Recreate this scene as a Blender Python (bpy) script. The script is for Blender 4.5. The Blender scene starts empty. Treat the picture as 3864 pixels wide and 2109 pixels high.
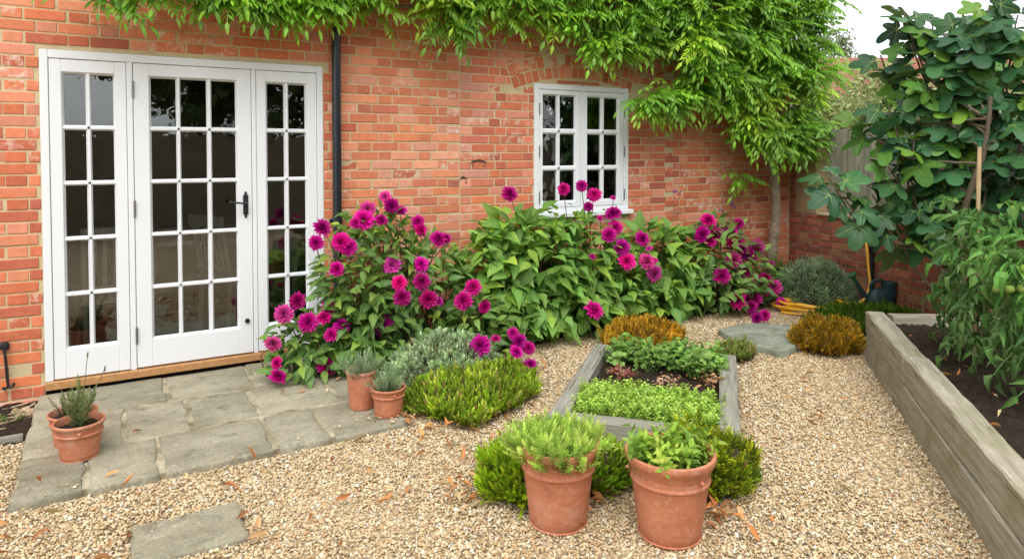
import bpy, math, random
import numpy as np
from mathutils import Vector, Matrix

random.seed(5)
rng = np.random.default_rng(11)
S = bpy.context.scene
COL = S.collection
PI = math.pi

# ------------------------------------------------------------------ camera
CAM = np.array([0.389, -5.140, 1.515])
TH = math.radians(59.727)
PITCH = math.radians(1.69)
cam = bpy.data.cameras.new('camera')
cam.sensor_fit = 'HORIZONTAL'; cam.sensor_width = 36.0; cam.lens = 24.0
cam.shift_y = -0.1044; cam.clip_start = 0.05; cam.clip_end = 500
camo = bpy.data.objects.new('camera', cam); COL.objects.link(camo)
camo.location = CAM; camo.rotation_euler = (PI/2 - PITCH, 0, TH - PI/2)
S.camera = camo
FW = np.array([math.cos(TH)*math.cos(PITCH), math.sin(TH)*math.cos(PITCH), -math.sin(PITCH)])

# ------------------------------------------------------------------ sky, sun, exposure
SUN_EL, SUN_AZ = math.radians(56), math.radians(238)     # direction towards the sun, azimuth from +X
W = bpy.data.worlds.new('World'); S.world = W; W.use_nodes = True
wn = W.node_tree; wn.nodes.clear()
sky = wn.nodes.new('ShaderNodeTexSky'); sky.sky_type = 'NISHITA'; sky.sun_disc = False
sky.sun_elevation = SUN_EL; sky.sun_rotation = PI/2 - SUN_AZ
sky.dust_density = 4.0; sky.air_density = 1.5; sky.ozone_density = 1.0
hs = wn.nodes.new('ShaderNodeHueSaturation'); hs.inputs['Saturation'].default_value = 0.06
bg = wn.nodes.new('ShaderNodeBackground'); bg.inputs['Strength'].default_value = 0.15
wo = wn.nodes.new('ShaderNodeOutputWorld')
ov = wn.nodes.new('ShaderNodeMix'); ov.data_type = 'RGBA'; ov.inputs[0].default_value = 0.75     # even high cloud over the clear sky
ov.inputs[7].default_value = (3.72, 3.82, 3.95, 1.0)
wn.links.new(sky.outputs[0], hs.inputs['Color']); wn.links.new(hs.outputs[0], ov.inputs[6]); wn.links.new(ov.outputs[2], bg.inputs['Color']); wn.links.new(bg.outputs[0], wo.inputs[0])
sl = bpy.data.lights.new('sun', 'SUN'); sl.energy = 0.7; sl.angle = math.radians(45); sl.color = (1.0, 0.98, 0.95)
slo = bpy.data.objects.new('sun', sl); COL.objects.link(slo)
sd = Vector((math.cos(SUN_EL)*math.cos(SUN_AZ), math.cos(SUN_EL)*math.sin(SUN_AZ), math.sin(SUN_EL)))
slo.rotation_euler = (-sd).to_track_quat('-Z', 'Y').to_euler(); slo.location = (0, -6, 12)
vs = S.view_settings
vs.view_transform = 'Standard'; vs.look = 'None'; vs.exposure = 1.5; vs.gamma = 1.0; vs.use_curve_mapping = False
S.render.engine = 'CYCLES'
S.cycles.use_denoising = True
S.cycles.max_bounces = 8; S.cycles.transparent_max_bounces = 16; S.cycles.transmission_bounces = 6
S.cycles.caustics_reflective = False; S.cycles.caustics_refractive = False

# ------------------------------------------------------------------ materials
def new_mat(name):
    m = bpy.data.materials.new(name); m.use_nodes = True
    nt = m.node_tree; nt.nodes.clear()
    out = nt.nodes.new('ShaderNodeOutputMaterial')
    return m, nt, out

def nd(nt, kind, ins=None, **props):
    n = nt.nodes.new(kind)
    for k, v in props.items(): setattr(n, k, v)
    if ins:
        for k, v in ins.items():
            if hasattr(v, 'is_output') or isinstance(v, bpy.types.NodeSocket): nt.links.new(v, n.inputs[k])
            else: n.inputs[k].default_value = v
    return n

def c4(c): return (c[0], c[1], c[2], 1.0)

def noise(nt, vec, scale, detail=3.0, rough=0.55):
    return nd(nt, 'ShaderNodeTexNoise', {'Vector': vec, 'Scale': scale, 'Detail': detail, 'Roughness': rough}).outputs['Fac']

def ramp(nt, fac, lo, hi, a=0.0, b=1.0):
    return nd(nt, 'ShaderNodeMapRange', {'Value': fac, 'From Min': lo, 'From Max': hi, 'To Min': a, 'To Max': b}).outputs['Result']

def mixc(nt, fac, a, b, mode='MIX'):
    n = nt.nodes.new('ShaderNodeMix'); n.data_type = 'RGBA'; n.blend_type = mode; n.clamp_factor = True
    for sock, v in ((n.inputs[0], fac), (n.inputs[6], a), (n.inputs[7], b)):
        if isinstance(v, bpy.types.NodeSocket): nt.links.new(v, sock)
        elif isinstance(v, (tuple, list)): sock.default_value = c4(v)
        else: sock.default_value = v
    return n.outputs[2]

def math_n(nt, op, a, b=None):
    n = nt.nodes.new('ShaderNodeMath'); n.operation = op
    for i, v in enumerate((a, b)):
        if v is None: continue
        if isinstance(v, bpy.types.NodeSocket): nt.links.new(v, n.inputs[i])
        else: n.inputs[i].default_value = v
    return n.outputs[0]

def own_colour(nt):
    """colour of a piece: object colour (single pieces) + point attribute (joined pieces); and a random value for it"""
    oi = nd(nt, 'ShaderNodeObjectInfo'); at = nd(nt, 'ShaderNodeAttribute', attribute_name='col')
    rn = nd(nt, 'ShaderNodeAttribute', attribute_name='rnd')
    col = mixc(nt, 1.0, oi.outputs['Color'], at.outputs['Color'], 'ADD')
    r = math_n(nt, 'FRACT', math_n(nt, 'ADD', oi.outputs['Random'], rn.outputs['Fac']))
    return col, r

def scale_col(nt, col, f):
    cm = nd(nt, 'ShaderNodeVectorMath', operation='SCALE'); nt.links.new(col, cm.inputs[0])
    if isinstance(f, bpy.types.NodeSocket): nt.links.new(f, cm.inputs['Scale'])
    else: cm.inputs['Scale'].default_value = f
    return cm.outputs[0]

def finish(nt, out, col, rough=0.7, spec=0.3, bump=None, bstr=0.4, bdist=0.003, metal=0.0):
    ins = {'Roughness': rough, 'Specular IOR Level': spec, 'Metallic': metal}
    p = nd(nt, 'ShaderNodeBsdfPrincipled', ins)
    if isinstance(col, bpy.types.NodeSocket): nt.links.new(col, p.inputs['Base Color'])
    else: p.inputs['Base Color'].default_value = c4(col)
    if bump is not None:
        b = nd(nt, 'ShaderNodeBump', {'Height': bump, 'Strength': bstr, 'Distance': bdist}); nt.links.new(b.outputs[0], p.inputs['Normal'])
    nt.links.new(p.outputs[0], out.inputs[0])
    return p

def simple(name, col, rough=0.6, spec=0.3, metal=0.0, var=0.0, vscale=20, bscale=None, bstr=0.3, bdist=0.002):
    m, nt, out = new_mat(name)
    pos = nd(nt, 'ShaderNodeNewGeometry').outputs['Position']
    c = col
    if var:
        c = scale_col(nt, mixc(nt, 0.0, col, col), ramp(nt, noise(nt, pos, vscale, 5), 0.25, 0.75, 1-var, 1+var))
    finish(nt, out, c, rough, spec, noise(nt, pos, bscale, 4) if bscale else None, bstr, bdist, metal)
    return m

def brick_mat(name, limes=0.78, lime_col=(0.72, 0.60, 0.50), dark=0.35):
    m, nt, out = new_mat(name)
    pos = nd(nt, 'ShaderNodeNewGeometry').outputs['Position']
    col, r = own_colour(nt)
    n1 = noise(nt, pos, 26, 6, 0.65); n2 = noise(nt, pos, 90, 4); n3 = noise(nt, pos, 9, 5, 0.7)
    c = scale_col(nt, col, ramp(nt, n1, 0.25, 0.75, 0.86, 1.14))
    c = mixc(nt, ramp(nt, n2, 0.64, 0.74, 0, dark), c, (0.22, 0.075, 0.05))
    c = mixc(nt, ramp(nt, n3, 0.50, 0.72, 0, 0.35), c, (0.60, 0.27, 0.17))
    lim = math_n(nt, 'MULTIPLY', ramp(nt, r, limes, 1.0, 0.30, 0.85), ramp(nt, noise(nt, pos, 17, 6, 0.7), 0.50, 0.62))
    lim = math_n(nt, 'MULTIPLY', lim, ramp(nt, r, limes - 0.01, limes))
    c = mixc(nt, lim, c, lime_col)
    h = math_n(nt, 'ADD', n1, math_n(nt, 'MULTIPLY', n2, 0.5))
    finish(nt, out, c, 0.9, 0.12, h, 0.4, 0.004)
    return m

M_brick = brick_mat('old_red_brick')
M_brick2 = brick_mat('weathered_wall_brick', 0.9, (0.45, 0.38, 0.30), 0.6)

def mortar_mat(name, a, b):
    m, nt, out = new_mat(name)
    pos = nd(nt, 'ShaderNodeNewGeometry').outputs['Position']
    n1 = noise(nt, pos, 6, 6, 0.7); n2 = noise(nt, pos, 160, 3)
    c = mixc(nt, ramp(nt, n1, 0.3, 0.7), a, b)
    c = scale_col(nt, c, ramp(nt, n2, 0.3, 0.7, 0.85, 1.12))
    finish(nt, out, c, 0.95, 0.1, n2, 0.6, 0.003)
    return m
M_mortar = mortar_mat('sandy_lime_mortar', (0.50, 0.39, 0.22), (0.62, 0.51, 0.33))
M_mortar2 = mortar_mat('grey_mortar', (0.26, 0.20, 0.13), (0.36, 0.30, 0.21))
M_render = mortar_mat('ochre_render', (0.30, 0.21, 0.10), (0.42, 0.32, 0.18))
M_coping = mortar_mat('buff_coping', (0.36, 0.28, 0.17), (0.48, 0.39, 0.26))
M_joint = mortar_mat('pale_paving_joint', (0.10, 0.085, 0.035), (0.54, 0.47, 0.34))

M_white = simple('white_gloss_paint', (0.73, 0.745, 0.76), 0.32, 0.4, var=0.015, vscale=3)
M_oak = simple('oak_threshold', (0.42, 0.22, 0.09), 0.6, 0.25, var=0.25, vscale=30, bscale=80)
M_iron = simple('black_iron', (0.012, 0.013, 0.015), 0.45, 0.5, bscale=120)
M_steel = simple('hinge_steel', (0.30, 0.30, 0.30), 0.35, 0.5, metal=0.9)
M_pipe = simple('black_painted_pipe', (0.012, 0.016, 0.022), 0.28, 0.5)
M_hose = simple('yellow_hose', (0.72, 0.36, 0.02), 0.38, 0.45, var=0.08, vscale=9)
M_can = simple('dark_green_plastic', (0.012, 0.040, 0.045), 0.38, 0.45)
M_canrose = simple('green_plastic', (0.012, 0.13, 0.06), 0.4, 0.45)
M_black = simple('dark_hollow', (0.008, 0.008, 0.008), 0.9, 0.1)
M_cane = simple('bamboo', (0.50, 0.36, 0.20), 0.5, 0.3, var=0.15, vscale=25)
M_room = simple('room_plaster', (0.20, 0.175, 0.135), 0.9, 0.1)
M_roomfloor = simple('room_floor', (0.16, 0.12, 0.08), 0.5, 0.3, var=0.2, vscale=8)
M_chair = simple('painted_furniture', (0.85, 0.84, 0.80), 0.4, 0.3)
M_curt_rev = simple('white_reveal', (0.80, 0.80, 0.77), 0.7, 0.2)
M_pic = simple('picture_mount', (0.45, 0.43, 0.36), 0.6, 0.2)
M_bark = simple('wisteria_bark', (0.24, 0.19, 0.13), 0.85, 0.2, var=0.35, vscale=30, bscale=60, bstr=0.6, bdist=0.006)
M_figbark = simple('fig_bark', (0.13, 0.10, 0.07), 0.8, 0.2, var=0.3, vscale=30, bscale=60)
M_stem = simple('green_stem', (0.09, 0.11, 0.035), 0.6, 0.3, var=0.3, vscale=12)
M_redstem = simple('brown_stem', (0.11, 0.055, 0.03), 0.6, 0.3, var=0.3, vscale=12)
M_core_dark = simple('dark_shrub_core', (0.055, 0.048, 0.025), 0.9, 0.1, var=0.4, vscale=40)
M_wire = simple('galvanised_wire', (0.35, 0.35, 0.36), 0.4, 0.5, metal=0.8)

def glass_mat():
    m, nt, out = new_mat('window_glass')
    pos = nd(nt, 'ShaderNodeNewGeometry').outputs['Position']
    b = nd(nt, 'ShaderNodeBump', {'Height': noise(nt, pos, 5.0, 2), 'Strength': 0.25, 'Distance': 0.006})
    fr = nd(nt, 'ShaderNodeFresnel', {'IOR': 1.85, 'Normal': b.outputs[0]})
    tr = nd(nt, 'ShaderNodeBsdfTransparent', {'Color': (0.86, 0.90, 0.88, 1)})
    gl = nd(nt, 'ShaderNodeBsdfGlossy', {'Roughness': 0.0, 'Color': (1, 1, 1, 1), 'Normal': b.outputs[0]})
    mx = nd(nt, 'ShaderNodeMixShader', {0: fr.outputs[0], 1: tr.outputs[0], 2: gl.outputs[0]})
    nt.links.new(mx.outputs[0], out.inputs[0])
    return m
M_glass = glass_mat()

def leaf_mat(name, rough=0.45, spec=0.35, trans=0.28, vein=(0.35, 0.42, 0.12), veinf=0.45, var=0.22, back=None):
    m, nt, out = new_mat(name)
    geo = nd(nt, 'ShaderNodeNewGeometry'); pos = geo.outputs['Position']
    col, r = own_colour(nt)
    c = scale_col(nt, col, ramp(nt, r, 0, 1, 1-var, 1+var))
    c = scale_col(nt, c, ramp(nt, noise(nt, pos, 35, 3), 0.3, 0.7, 0.88, 1.12))
    va = nd(nt, 'ShaderNodeAttribute', attribute_name='vein').outputs['Fac']
    c = mixc(nt, math_n(nt, 'MULTIPLY', math_n(nt, 'POWER', va, 5.0), veinf), c, vein)
    if back: c = mixc(nt, math_n(nt, 'MULTIPLY', geo.outputs['Backfacing'], 0.6), c, back)
    p = nd(nt, 'ShaderNodeBsdfPrincipled', {'Base Color': c, 'Roughness': rough, 'Specular IOR Level': spec})
    t = nd(nt, 'ShaderNodeBsdfTranslucent', {'Color': mixc(nt, 0.5, c, scale_col(nt, c, 1.7))})
    mx = nd(nt, 'ShaderNodeMixShader', {0: trans, 1: p.outputs[0], 2: t.outputs[0]})
    nt.links.new(mx.outputs[0], out.inputs[0])
    return m
M_leaf = leaf_mat('broad_leaf', 0.45, 0.28, 0.36)
M_wist = leaf_mat('wisteria_leaf', 0.40, 0.35, 0.34, veinf=0.25)
M_fig = leaf_mat('fig_leaf', 0.36, 0.22, 0.22, vein=(0.34, 0.42, 0.10), veinf=0.9, var=0.3, back=(0.12, 0.17, 0.05))
M_tom = leaf_mat('tomato_leaf', 0.50, 0.22, 0.30, back=(0.15, 0.24, 0.09))
M_herb = leaf_mat('herb_leaf', 0.55, 0.25, 0.40, veinf=0.1)
M_far = leaf_mat('distant_leaf', 0.6, 0.2, 0.3, veinf=0.0)
M_dry = leaf_mat('dry_leaf', 0.6, 0.2, 0.2, vein=(0.5, 0.3, 0.12), veinf=0.4, var=0.35)

def petal_mat():
    m, nt, out = new_mat('magenta_petal')
    col, r = own_colour(nt)
    va = nd(nt, 'ShaderNodeAttribute', attribute_name='vein').outputs['Fac']
    c = scale_col(nt, col, ramp(nt, r, 0, 1, 0.75, 1.2))
    c = scale_col(nt, c, ramp(nt, va, 0.1, 0.75, 0.45, 1.12))  # petal bases darkened in colour, paints shaded depth into the bloom
    c = mixc(nt, ramp(nt, va, 0.6, 1.0, 0, 0.40), c, (0.58, 0.05, 0.36))
    p = nd(nt, 'ShaderNodeBsdfPrincipled', {'Base Color': c, 'Roughness': 0.5, 'Specular IOR Level': 0.25})
    t = nd(nt, 'ShaderNodeBsdfTranslucent', {'Color': c})
    mx = nd(nt, 'ShaderNodeMixShader', {0: 0.3, 1: p.outputs[0], 2: t.outputs[0]})
    nt.links.new(mx.outputs[0], out.inputs[0])
    return m
M_petal = petal_mat()

def terracotta():
    m, nt, out = new_mat('terracotta')
    pos = nd(nt, 'ShaderNodeNewGeometry').outputs['Position']
    n1 = noise(nt, pos, 7, 6, 0.6); n2 = noise(nt, pos, 45, 5)
    mp = nd(nt, 'ShaderNodeMapping', {'Vector': pos, 'Scale': (6, 6, 40)})
    n3 = noise(nt, mp.outputs[0], 1.5, 3)
    c = mixc(nt, ramp(nt, n1, 0.3, 0.7), (0.42, 0.145, 0.075), (0.50, 0.195, 0.105))
    c = scale_col(nt, c, ramp(nt, n3, 0.3, 0.7, 0.92, 1.08))
    c = mixc(nt, ramp(nt, n2, 0.52, 0.72, 0, 0.40), c, (0.58, 0.38, 0.27))
    c = mixc(nt, ramp(nt, noise(nt, pos, 4.5, 7, 0.68), 0.54, 0.70, 0, 0.38), c, (0.60, 0.42, 0.33))
    c = mixc(nt, ramp(nt, noise(nt, pos, 11, 5, 0.6), 0.58, 0.75, 0, 0.40), c, (0.20, 0.085, 0.05))
    finish(nt, out, c, 0.75, 0.25, n2, 0.15, 0.002)
    return m
M_terra = terracotta()

def stone(name, a, b, lich=(0.50, 0.48, 0.38), dirt=(0.10, 0.095, 0.06), lo=0.55):
    m, nt, out = new_mat(name)
    pos = nd(nt, 'ShaderNodeNewGeometry').outputs['Position']
    col, r = own_colour(nt)
    off = nd(nt, 'ShaderNodeCombineXYZ', {0: math_n(nt, 'MULTIPLY', r, 40.0)})
    v = nd(nt, 'ShaderNodeVectorMath', {0: pos, 1: off.outputs[0]}, operation='ADD').outputs[0]
    mp = nd(nt, 'ShaderNodeMapping', {'Vector': v, 'Scale': (1, 1.35, 1)}).outputs[0]
    n1 = noise(nt, mp, 3.2, 7, 0.62); n2 = noise(nt, v, 85, 5, 0.75); n3 = noise(nt, mp, 7, 9, 0.72)
    c = mixc(nt, ramp(nt, n1, 0.3, 0.7), a, b)
    c = scale_col(nt, c, ramp(nt, r, 0, 1, 0.85, 1.15))
    c = mixc(nt, ramp(nt, n3, lo, lo+0.12, 0, 0.55), c, dirt)
    c = mixc(nt, ramp(nt, noise(nt, v, 19, 6, 0.7), 0.60, 0.72, 0, 0.5), c, lich)
    c = scale_col(nt, c, ramp(nt, n2, 0.3, 0.7, 0.66, 1.3))
    finish(nt, out, c, 0.85, 0.2, math_n(nt, 'ADD', n2, math_n(nt, 'MULTIPLY', n3, 1.5)), 0.5, 0.004)
    return m
M_slab = stone('york_stone', (0.20, 0.18, 0.122), (0.355, 0.325, 0.24), lo=0.53)
M_oldstone = stone('lichened_stone', (0.15, 0.155, 0.11), (0.30, 0.33, 0.26), (0.46, 0.52, 0.43), (0.10, 0.105, 0.07), 0.52)

def timber(name, a, b, moss=(0.17, 0.17, 0.07), mossf=0.5, up=False):
    m, nt, out = new_mat(name)
    tc = nd(nt, 'ShaderNodeTexCoord').outputs['Object']
    if up:
        sx = nd(nt, 'ShaderNodeSeparateXYZ', {0: tc}); rr = nd(nt, 'ShaderNodeObjectInfo').outputs['Random']
        tc = nd(nt, 'ShaderNodeCombineXYZ', {0: math_n(nt, 'ADD', sx.outputs[2], math_n(nt, 'MULTIPLY', rr, 30.0)), 1: sx.outputs[0], 2: sx.outputs[1]}).outputs[0]
    mp = nd(nt, 'ShaderNodeMapping', {'Vector': tc, 'Scale': (2.0, 34, 34)}).outputs[0]
    n1 = noise(nt, mp, 1.0, 6, 0.65)
    n2 = noise(nt, nd(nt, 'ShaderNodeMapping', {'Vector': tc, 'Scale': (5, 130, 130)}).outputs[0], 1.0, 4)
    n3 = noise(nt, tc, 4.0, 6, 0.65)
    c = mixc(nt, ramp(nt, n1, 0.3, 0.7), a, b)
    c = scale_col(nt, c, ramp(nt, n2, 0.3, 0.7, 0.80, 1.18))
    c = mixc(nt, ramp(nt, n3, 0.48, 0.68, 0, mossf), c, moss)
    n5 = noise(nt, nd(nt, 'ShaderNodeMapping', {'Vector': tc, 'Scale': (2.6, 75, 75)}).outputs[0], 1.0, 6, 0.75)
    c = mixc(nt, ramp(nt, n5, 0.60, 0.66, 0, 0.65), c, (0.07, 0.06, 0.04))
    c = mixc(nt, ramp(nt, n5, 0.28, 0.40, 0.5, 0), c, (0.52, 0.49, 0.42))
    c = mixc(nt, ramp(nt, noise(nt, nd(nt, 'ShaderNodeMapping', {'Vector': tc, 'Scale': (1.2, 22, 22)}).outputs[0], 1.3, 5, 0.7), 0.62, 0.68, 0, 0.8), c, (0.05, 0.045, 0.03))
    if up: c = scale_col(nt, c, ramp(nt, rr, 0, 1, 0.8, 1.15))
    finish(nt, out, c, 0.85, 0.2, math_n(nt, 'ADD', n1, n2), 0.5, 0.004)
    return m
M_sleeper = timber('weathered_oak_sleeper', (0.23, 0.20, 0.14), (0.42, 0.38, 0.30), (0.20, 0.19, 0.085), 0.6)
M_sleeper2 = timber('grey_timber_edging', (0.17, 0.16, 0.13), (0.33, 0.315, 0.27), mossf=0.25)
M_fence = timber('grey_fence_board', (0.20, 0.185, 0.14), (0.36, 0.335, 0.265), (0.18, 0.19, 0.12), 0.35, True)

def soil_mat():
    m, nt, out = new_mat('dark_soil')
    pos = nd(nt, 'ShaderNodeNewGeometry').outputs['Position']
    n1 = noise(nt, pos, 22, 8, 0.7); n2 = noise(nt, pos, 120, 5, 0.7)
    c = mixc(nt, ramp(nt, n1, 0.3, 0.7), (0.022, 0.015, 0.011), (0.060, 0.042, 0.030))
    c = mixc(nt, ramp(nt, n2, 0.66, 0.72, 0, 0.8), c, (0.26, 0.19, 0.12))
    finish(nt, out, c, 0.95, 0.1, math_n(nt, 'ADD', n1, n2), 0.9, 0.012)
    return m
M_soil = soil_mat()

def gravel_base():
    m, nt, out = new_mat('gravel_bed')
    pos = nd(nt, 'ShaderNodeNewGeometry').outputs['Position']
    vo = nd(nt, 'ShaderNodeTexVoronoi', {'Vector': pos, 'Scale': 75.0})
    sp = nd(nt, 'ShaderNodeSeparateColor', {0: vo.outputs['Color']})
    c = mixc(nt, sp.outputs[0], (0.30, 0.20, 0.11), (0.62, 0.50, 0.34))
    c = mixc(nt, ramp(nt, vo.outputs['Distance'], 0.35, 0.75, 0, 0.75), c, (0.12, 0.08, 0.045))
    finish(nt, out, c, 0.8, 0.2, vo.outputs['Distance'], -0.8, 0.01)
    return m
M_gravel = gravel_base()

def pebble_mat():
    m, nt, out = new_mat('pebble')
    at = nd(nt, 'ShaderNodeAttribute', attribute_name='col', attribute_type='INSTANCER')
    pos = nd(nt, 'ShaderNodeNewGeometry').outputs['Position']
    c = scale_col(nt, at.outputs['Color'], ramp(nt, noise(nt, pos, 160, 3), 0.3, 0.7, 0.8, 1.18))
    finish(nt, out, c, 0.62, 0.3)
    return m
M_pebble = pebble_mat()

# ------------------------------------------------------------------ mesh helpers
def add_attrs(me, attrs, nv):
    for k, a in (attrs or {}).items():
        a = np.asarray(a, dtype=np.float32)
        if a.ndim == 1:
            at = me.attributes.new(k, 'FLOAT', 'POINT'); at.data.foreach_set('value', a)
        else:
            if a.shape[1] == 3: a = np.hstack([a, np.ones((len(a), 1), np.float32)])
            at = me.attributes.new(k, 'FLOAT_COLOR', 'POINT'); at.data.foreach_set('color', a.astype(np.float32).ravel())

def mesh_np(name, V, F, mat=None, smooth=False, attrs=None):
    V = np.asarray(V, dtype=np.float32)
    me = bpy.data.meshes.new(name)
    if isinstance(F, np.ndarray):
        me.vertices.add(len(V)); me.vertices.foreach_set('co', V.ravel())
        k = F.shape[1]; n = len(F)
        me.loops.add(n*k); me.loops.foreach_set('vertex_index', F.astype(np.int32).ravel())
        me.polygons.add(n); me.polygons.foreach_set('loop_start', np.arange(0, n*k, k, dtype=np.int32))
        me.update(calc_edges=True)
    else:
        me.from_pydata([tuple(map(float, v)) for v in V], [], [tuple(map(int, f)) for f in F]); me.update()
    me.polygons.foreach_set('use_smooth', np.full(len(me.polygons), bool(smooth)))
    if mat: me.materials.append(mat)
    add_attrs(me, attrs, len(V))
    return me

def tag(o, label=None, cat=None, group=None, kind=None):
    if label: o['label'] = label
    if cat: o['category'] = cat
    if group: o['group'] = group
    if kind: o['kind'] = kind
    return o

def obj(name, me, parent=None, M=None, kind=None, color=None):
    o = bpy.data.objects.new(name, me); COL.objects.link(o)
    o.color = c4(color) if color is not None else (0, 0, 0, 1)
    if parent is not None:
        o.parent = parent
        if parent.type == 'EMPTY': o.matrix_parent_inverse = Matrix.Translation(parent.location).inverted()
    if M is not None: o.matrix_basis = M
    if kind: o['kind'] = kind
    return o

def thing(name, label, cat, loc=(0, 0, 0), group=None):
    o = bpy.data.objects.new(name, None); COL.objects.link(o); o.location = loc
    o.empty_display_size = 0.1
    return tag(o, label, cat, group)

class MB:
    """collects pieces of one part"""
    def __init__(s): s.V = []; s.F = []
    def add(s, V, F):
        b = len(s.V); s.V += [tuple(v) for v in V]; s.F += [tuple(i + b for i in f) for f in F]; return s
    def box(s, lo, hi, bev=0.0):
        x0, y0, z0 = lo; x1, y1, z1 = hi
        if bev <= 0:
            V = [(x, y, z) for x in (x0, x1) for y in (y0, y1) for z in (z0, z1)]
            F = [(0, 1, 3, 2), (4, 6, 7, 5), (0, 4, 5, 1), (2, 3, 7, 6), (0, 2, 6, 4), (1, 5, 7, 3)]
            return s.add(V, F)
        b = bev; V = []
        idx = {}
        for ix, x in enumerate((x0, x1)):
            for iy, y in enumerate((y0, y1)):
                for iz, z in enumerate((z0, z1)):
                    dx, dy, dz = (b if ix == 0 else -b), (b if iy == 0 else -b), (b if iz == 0 else -b)
                    for a, p in enumerate(((x, y+dy, z+dz), (x+dx, y, z+dz), (x+dx, y+dy, z))):
                        idx[ix, iy, iz, a] = len(V); V.append(p)
        F = []
        for i in (0, 1):
            F.append([idx[i, 0, 0, 0], idx[i, 0, 1, 0], idx[i, 1, 1, 0], idx[i, 1, 0, 0]])
            F.append([idx[0, i, 0, 1], idx[1, i, 0, 1], idx[1, i, 1, 1], idx[0, i, 1, 1]])
            F.append([idx[0, 0, i, 2], idx[0, 1, i, 2], idx[1, 1, i, 2], idx[1, 0, i, 2]])
        for i in (0, 1):
            for j in (0, 1):
                F.append([idx[i, j, 0, 0], idx[i, j, 1, 0], idx[i, j, 1, 1], idx[i, j, 0, 1]])
                F.append([idx[i, 0, j, 0], idx[i, 1, j, 0], idx[i, 1, j, 2], idx[i, 0, j, 2]])
                F.append([idx[0, i, j, 1], idx[1, i, j, 1], idx[1, i, j, 2], idx[0, i, j, 2]])
                for k in (0, 1): F.append([idx[i, j, k, 0], idx[i, j, k, 1], idx[i, j, k, 2]])
        # orient outwards
        c = np.array([(x0+x1)/2, (y0+y1)/2, (z0+z1)/2]); out = []
        for f in F:
            p = [np.array(V[i]) for i in f]; n = np.cross(p[1]-p[0], p[2]-p[0])
            out.append(f if n @ (sum(p)/len(p) - c) > 0 else f[::-1])
        return s.add(V, out)
    def tube(s, pts, rad, n=8, caps=True):
        V, F = tube(pts, rad, n, caps); return s.add(V, F)
    def lathe(s, prof, c=(0, 0, 0), n=24, close=True):
        V = []; F = []
        for r, z in prof:
            for k in range(n):
                a = 2*PI*k/n; V.append((c[0]+r*math.cos(a), c[1]+r*math.sin(a), c[2]+z))
        for i in range(len(prof)-1):
            for k in range(n):
                F.append((i*n+k, i*n+(k+1) % n, (i+1)*n+(k+1) % n, (i+1)*n+k))
        if close:
            F.append(tuple(range(n))[::-1]); F.append(tuple(range((len(prof)-1)*n, len(prof)*n)))
        return s.add(V, F)
    def build(s, name, mat, parent=None, smooth=False, M=None, kind=None, color=None):
        me = mesh_np(name, s.V, s.F, mat, smooth)
        if smooth: me.set_sharp_from_angle(angle=math.radians(40))
        return obj(name, me, parent, M, kind, color)

def tube(pts, rad, n=8, caps=True):
    P = np.asarray(pts, float); m = len(P)
    R = np.full(m, rad) if np.isscalar(rad) else np.asarray(rad, float)
    T = np.gradient(P, axis=0); T /= np.linalg.norm(T, axis=1)[:, None] + 1e-9
    ref = np.array([0, 0, 1.0]) if abs(T[0][2]) < 0.9 else np.array([1.0, 0, 0])
    V = []; u = np.cross(T[0], ref); u /= np.linalg.norm(u)
    for i in range(m):
        u = u - T[i]*(u @ T[i]); u /= np.linalg.norm(u) + 1e-9
        w = np.cross(T[i], u)
        for k in range(n):
            a = 2*PI*k/n; V.append(P[i] + R[i]*(math.cos(a)*u + math.sin(a)*w))
    F = []
    for i in range(m-1):
        for k in range(n): F.append((i*n+k, i*n+(k+1) % n, (i+1)*n+(k+1) % n, (i+1)*n+k))
    if caps: F.append(tuple(range(n))[::-1]); F.append(tuple(range((m-1)*n, m*n)))
    return V, F

def spline(pts, n=8):
    """Catmull-Rom through the points"""
    P = np.asarray(pts, float); P = np.vstack([2*P[0]-P[1], P, 2*P[-1]-P[-2]]); out = []
    for i in range(1, len(P)-2):
        for t in np.linspace(0, 1, n, endpoint=False):
            a, b, c, d = P[i-1], P[i], P[i+1], P[i+2]
            out.append(0.5*((2*b)+(c-a)*t+(2*a-5*b+4*c-d)*t*t+(3*b-a-3*c+d)*t**3))
    out.append(P[-2]); return np.array(out)

def frames(D, Nn):
    """rotation matrices with y along D and z near Nn; columns x, y, z"""
    D = D/(np.linalg.norm(D, axis=1)[:, None]+1e-9)
    X = np.cross(D, Nn); X /= np.linalg.norm(X, axis=1)[:, None]+1e-9
    Z = np.cross(X, D)
    return np.stack([X, D, Z], axis=2)

def tris(F):
    out = []
    for f in F:
        for i in range(1, len(f)-1): out.append((f[0], f[i], f[i+1]))
    return np.array(out, dtype=np.int32)

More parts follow.
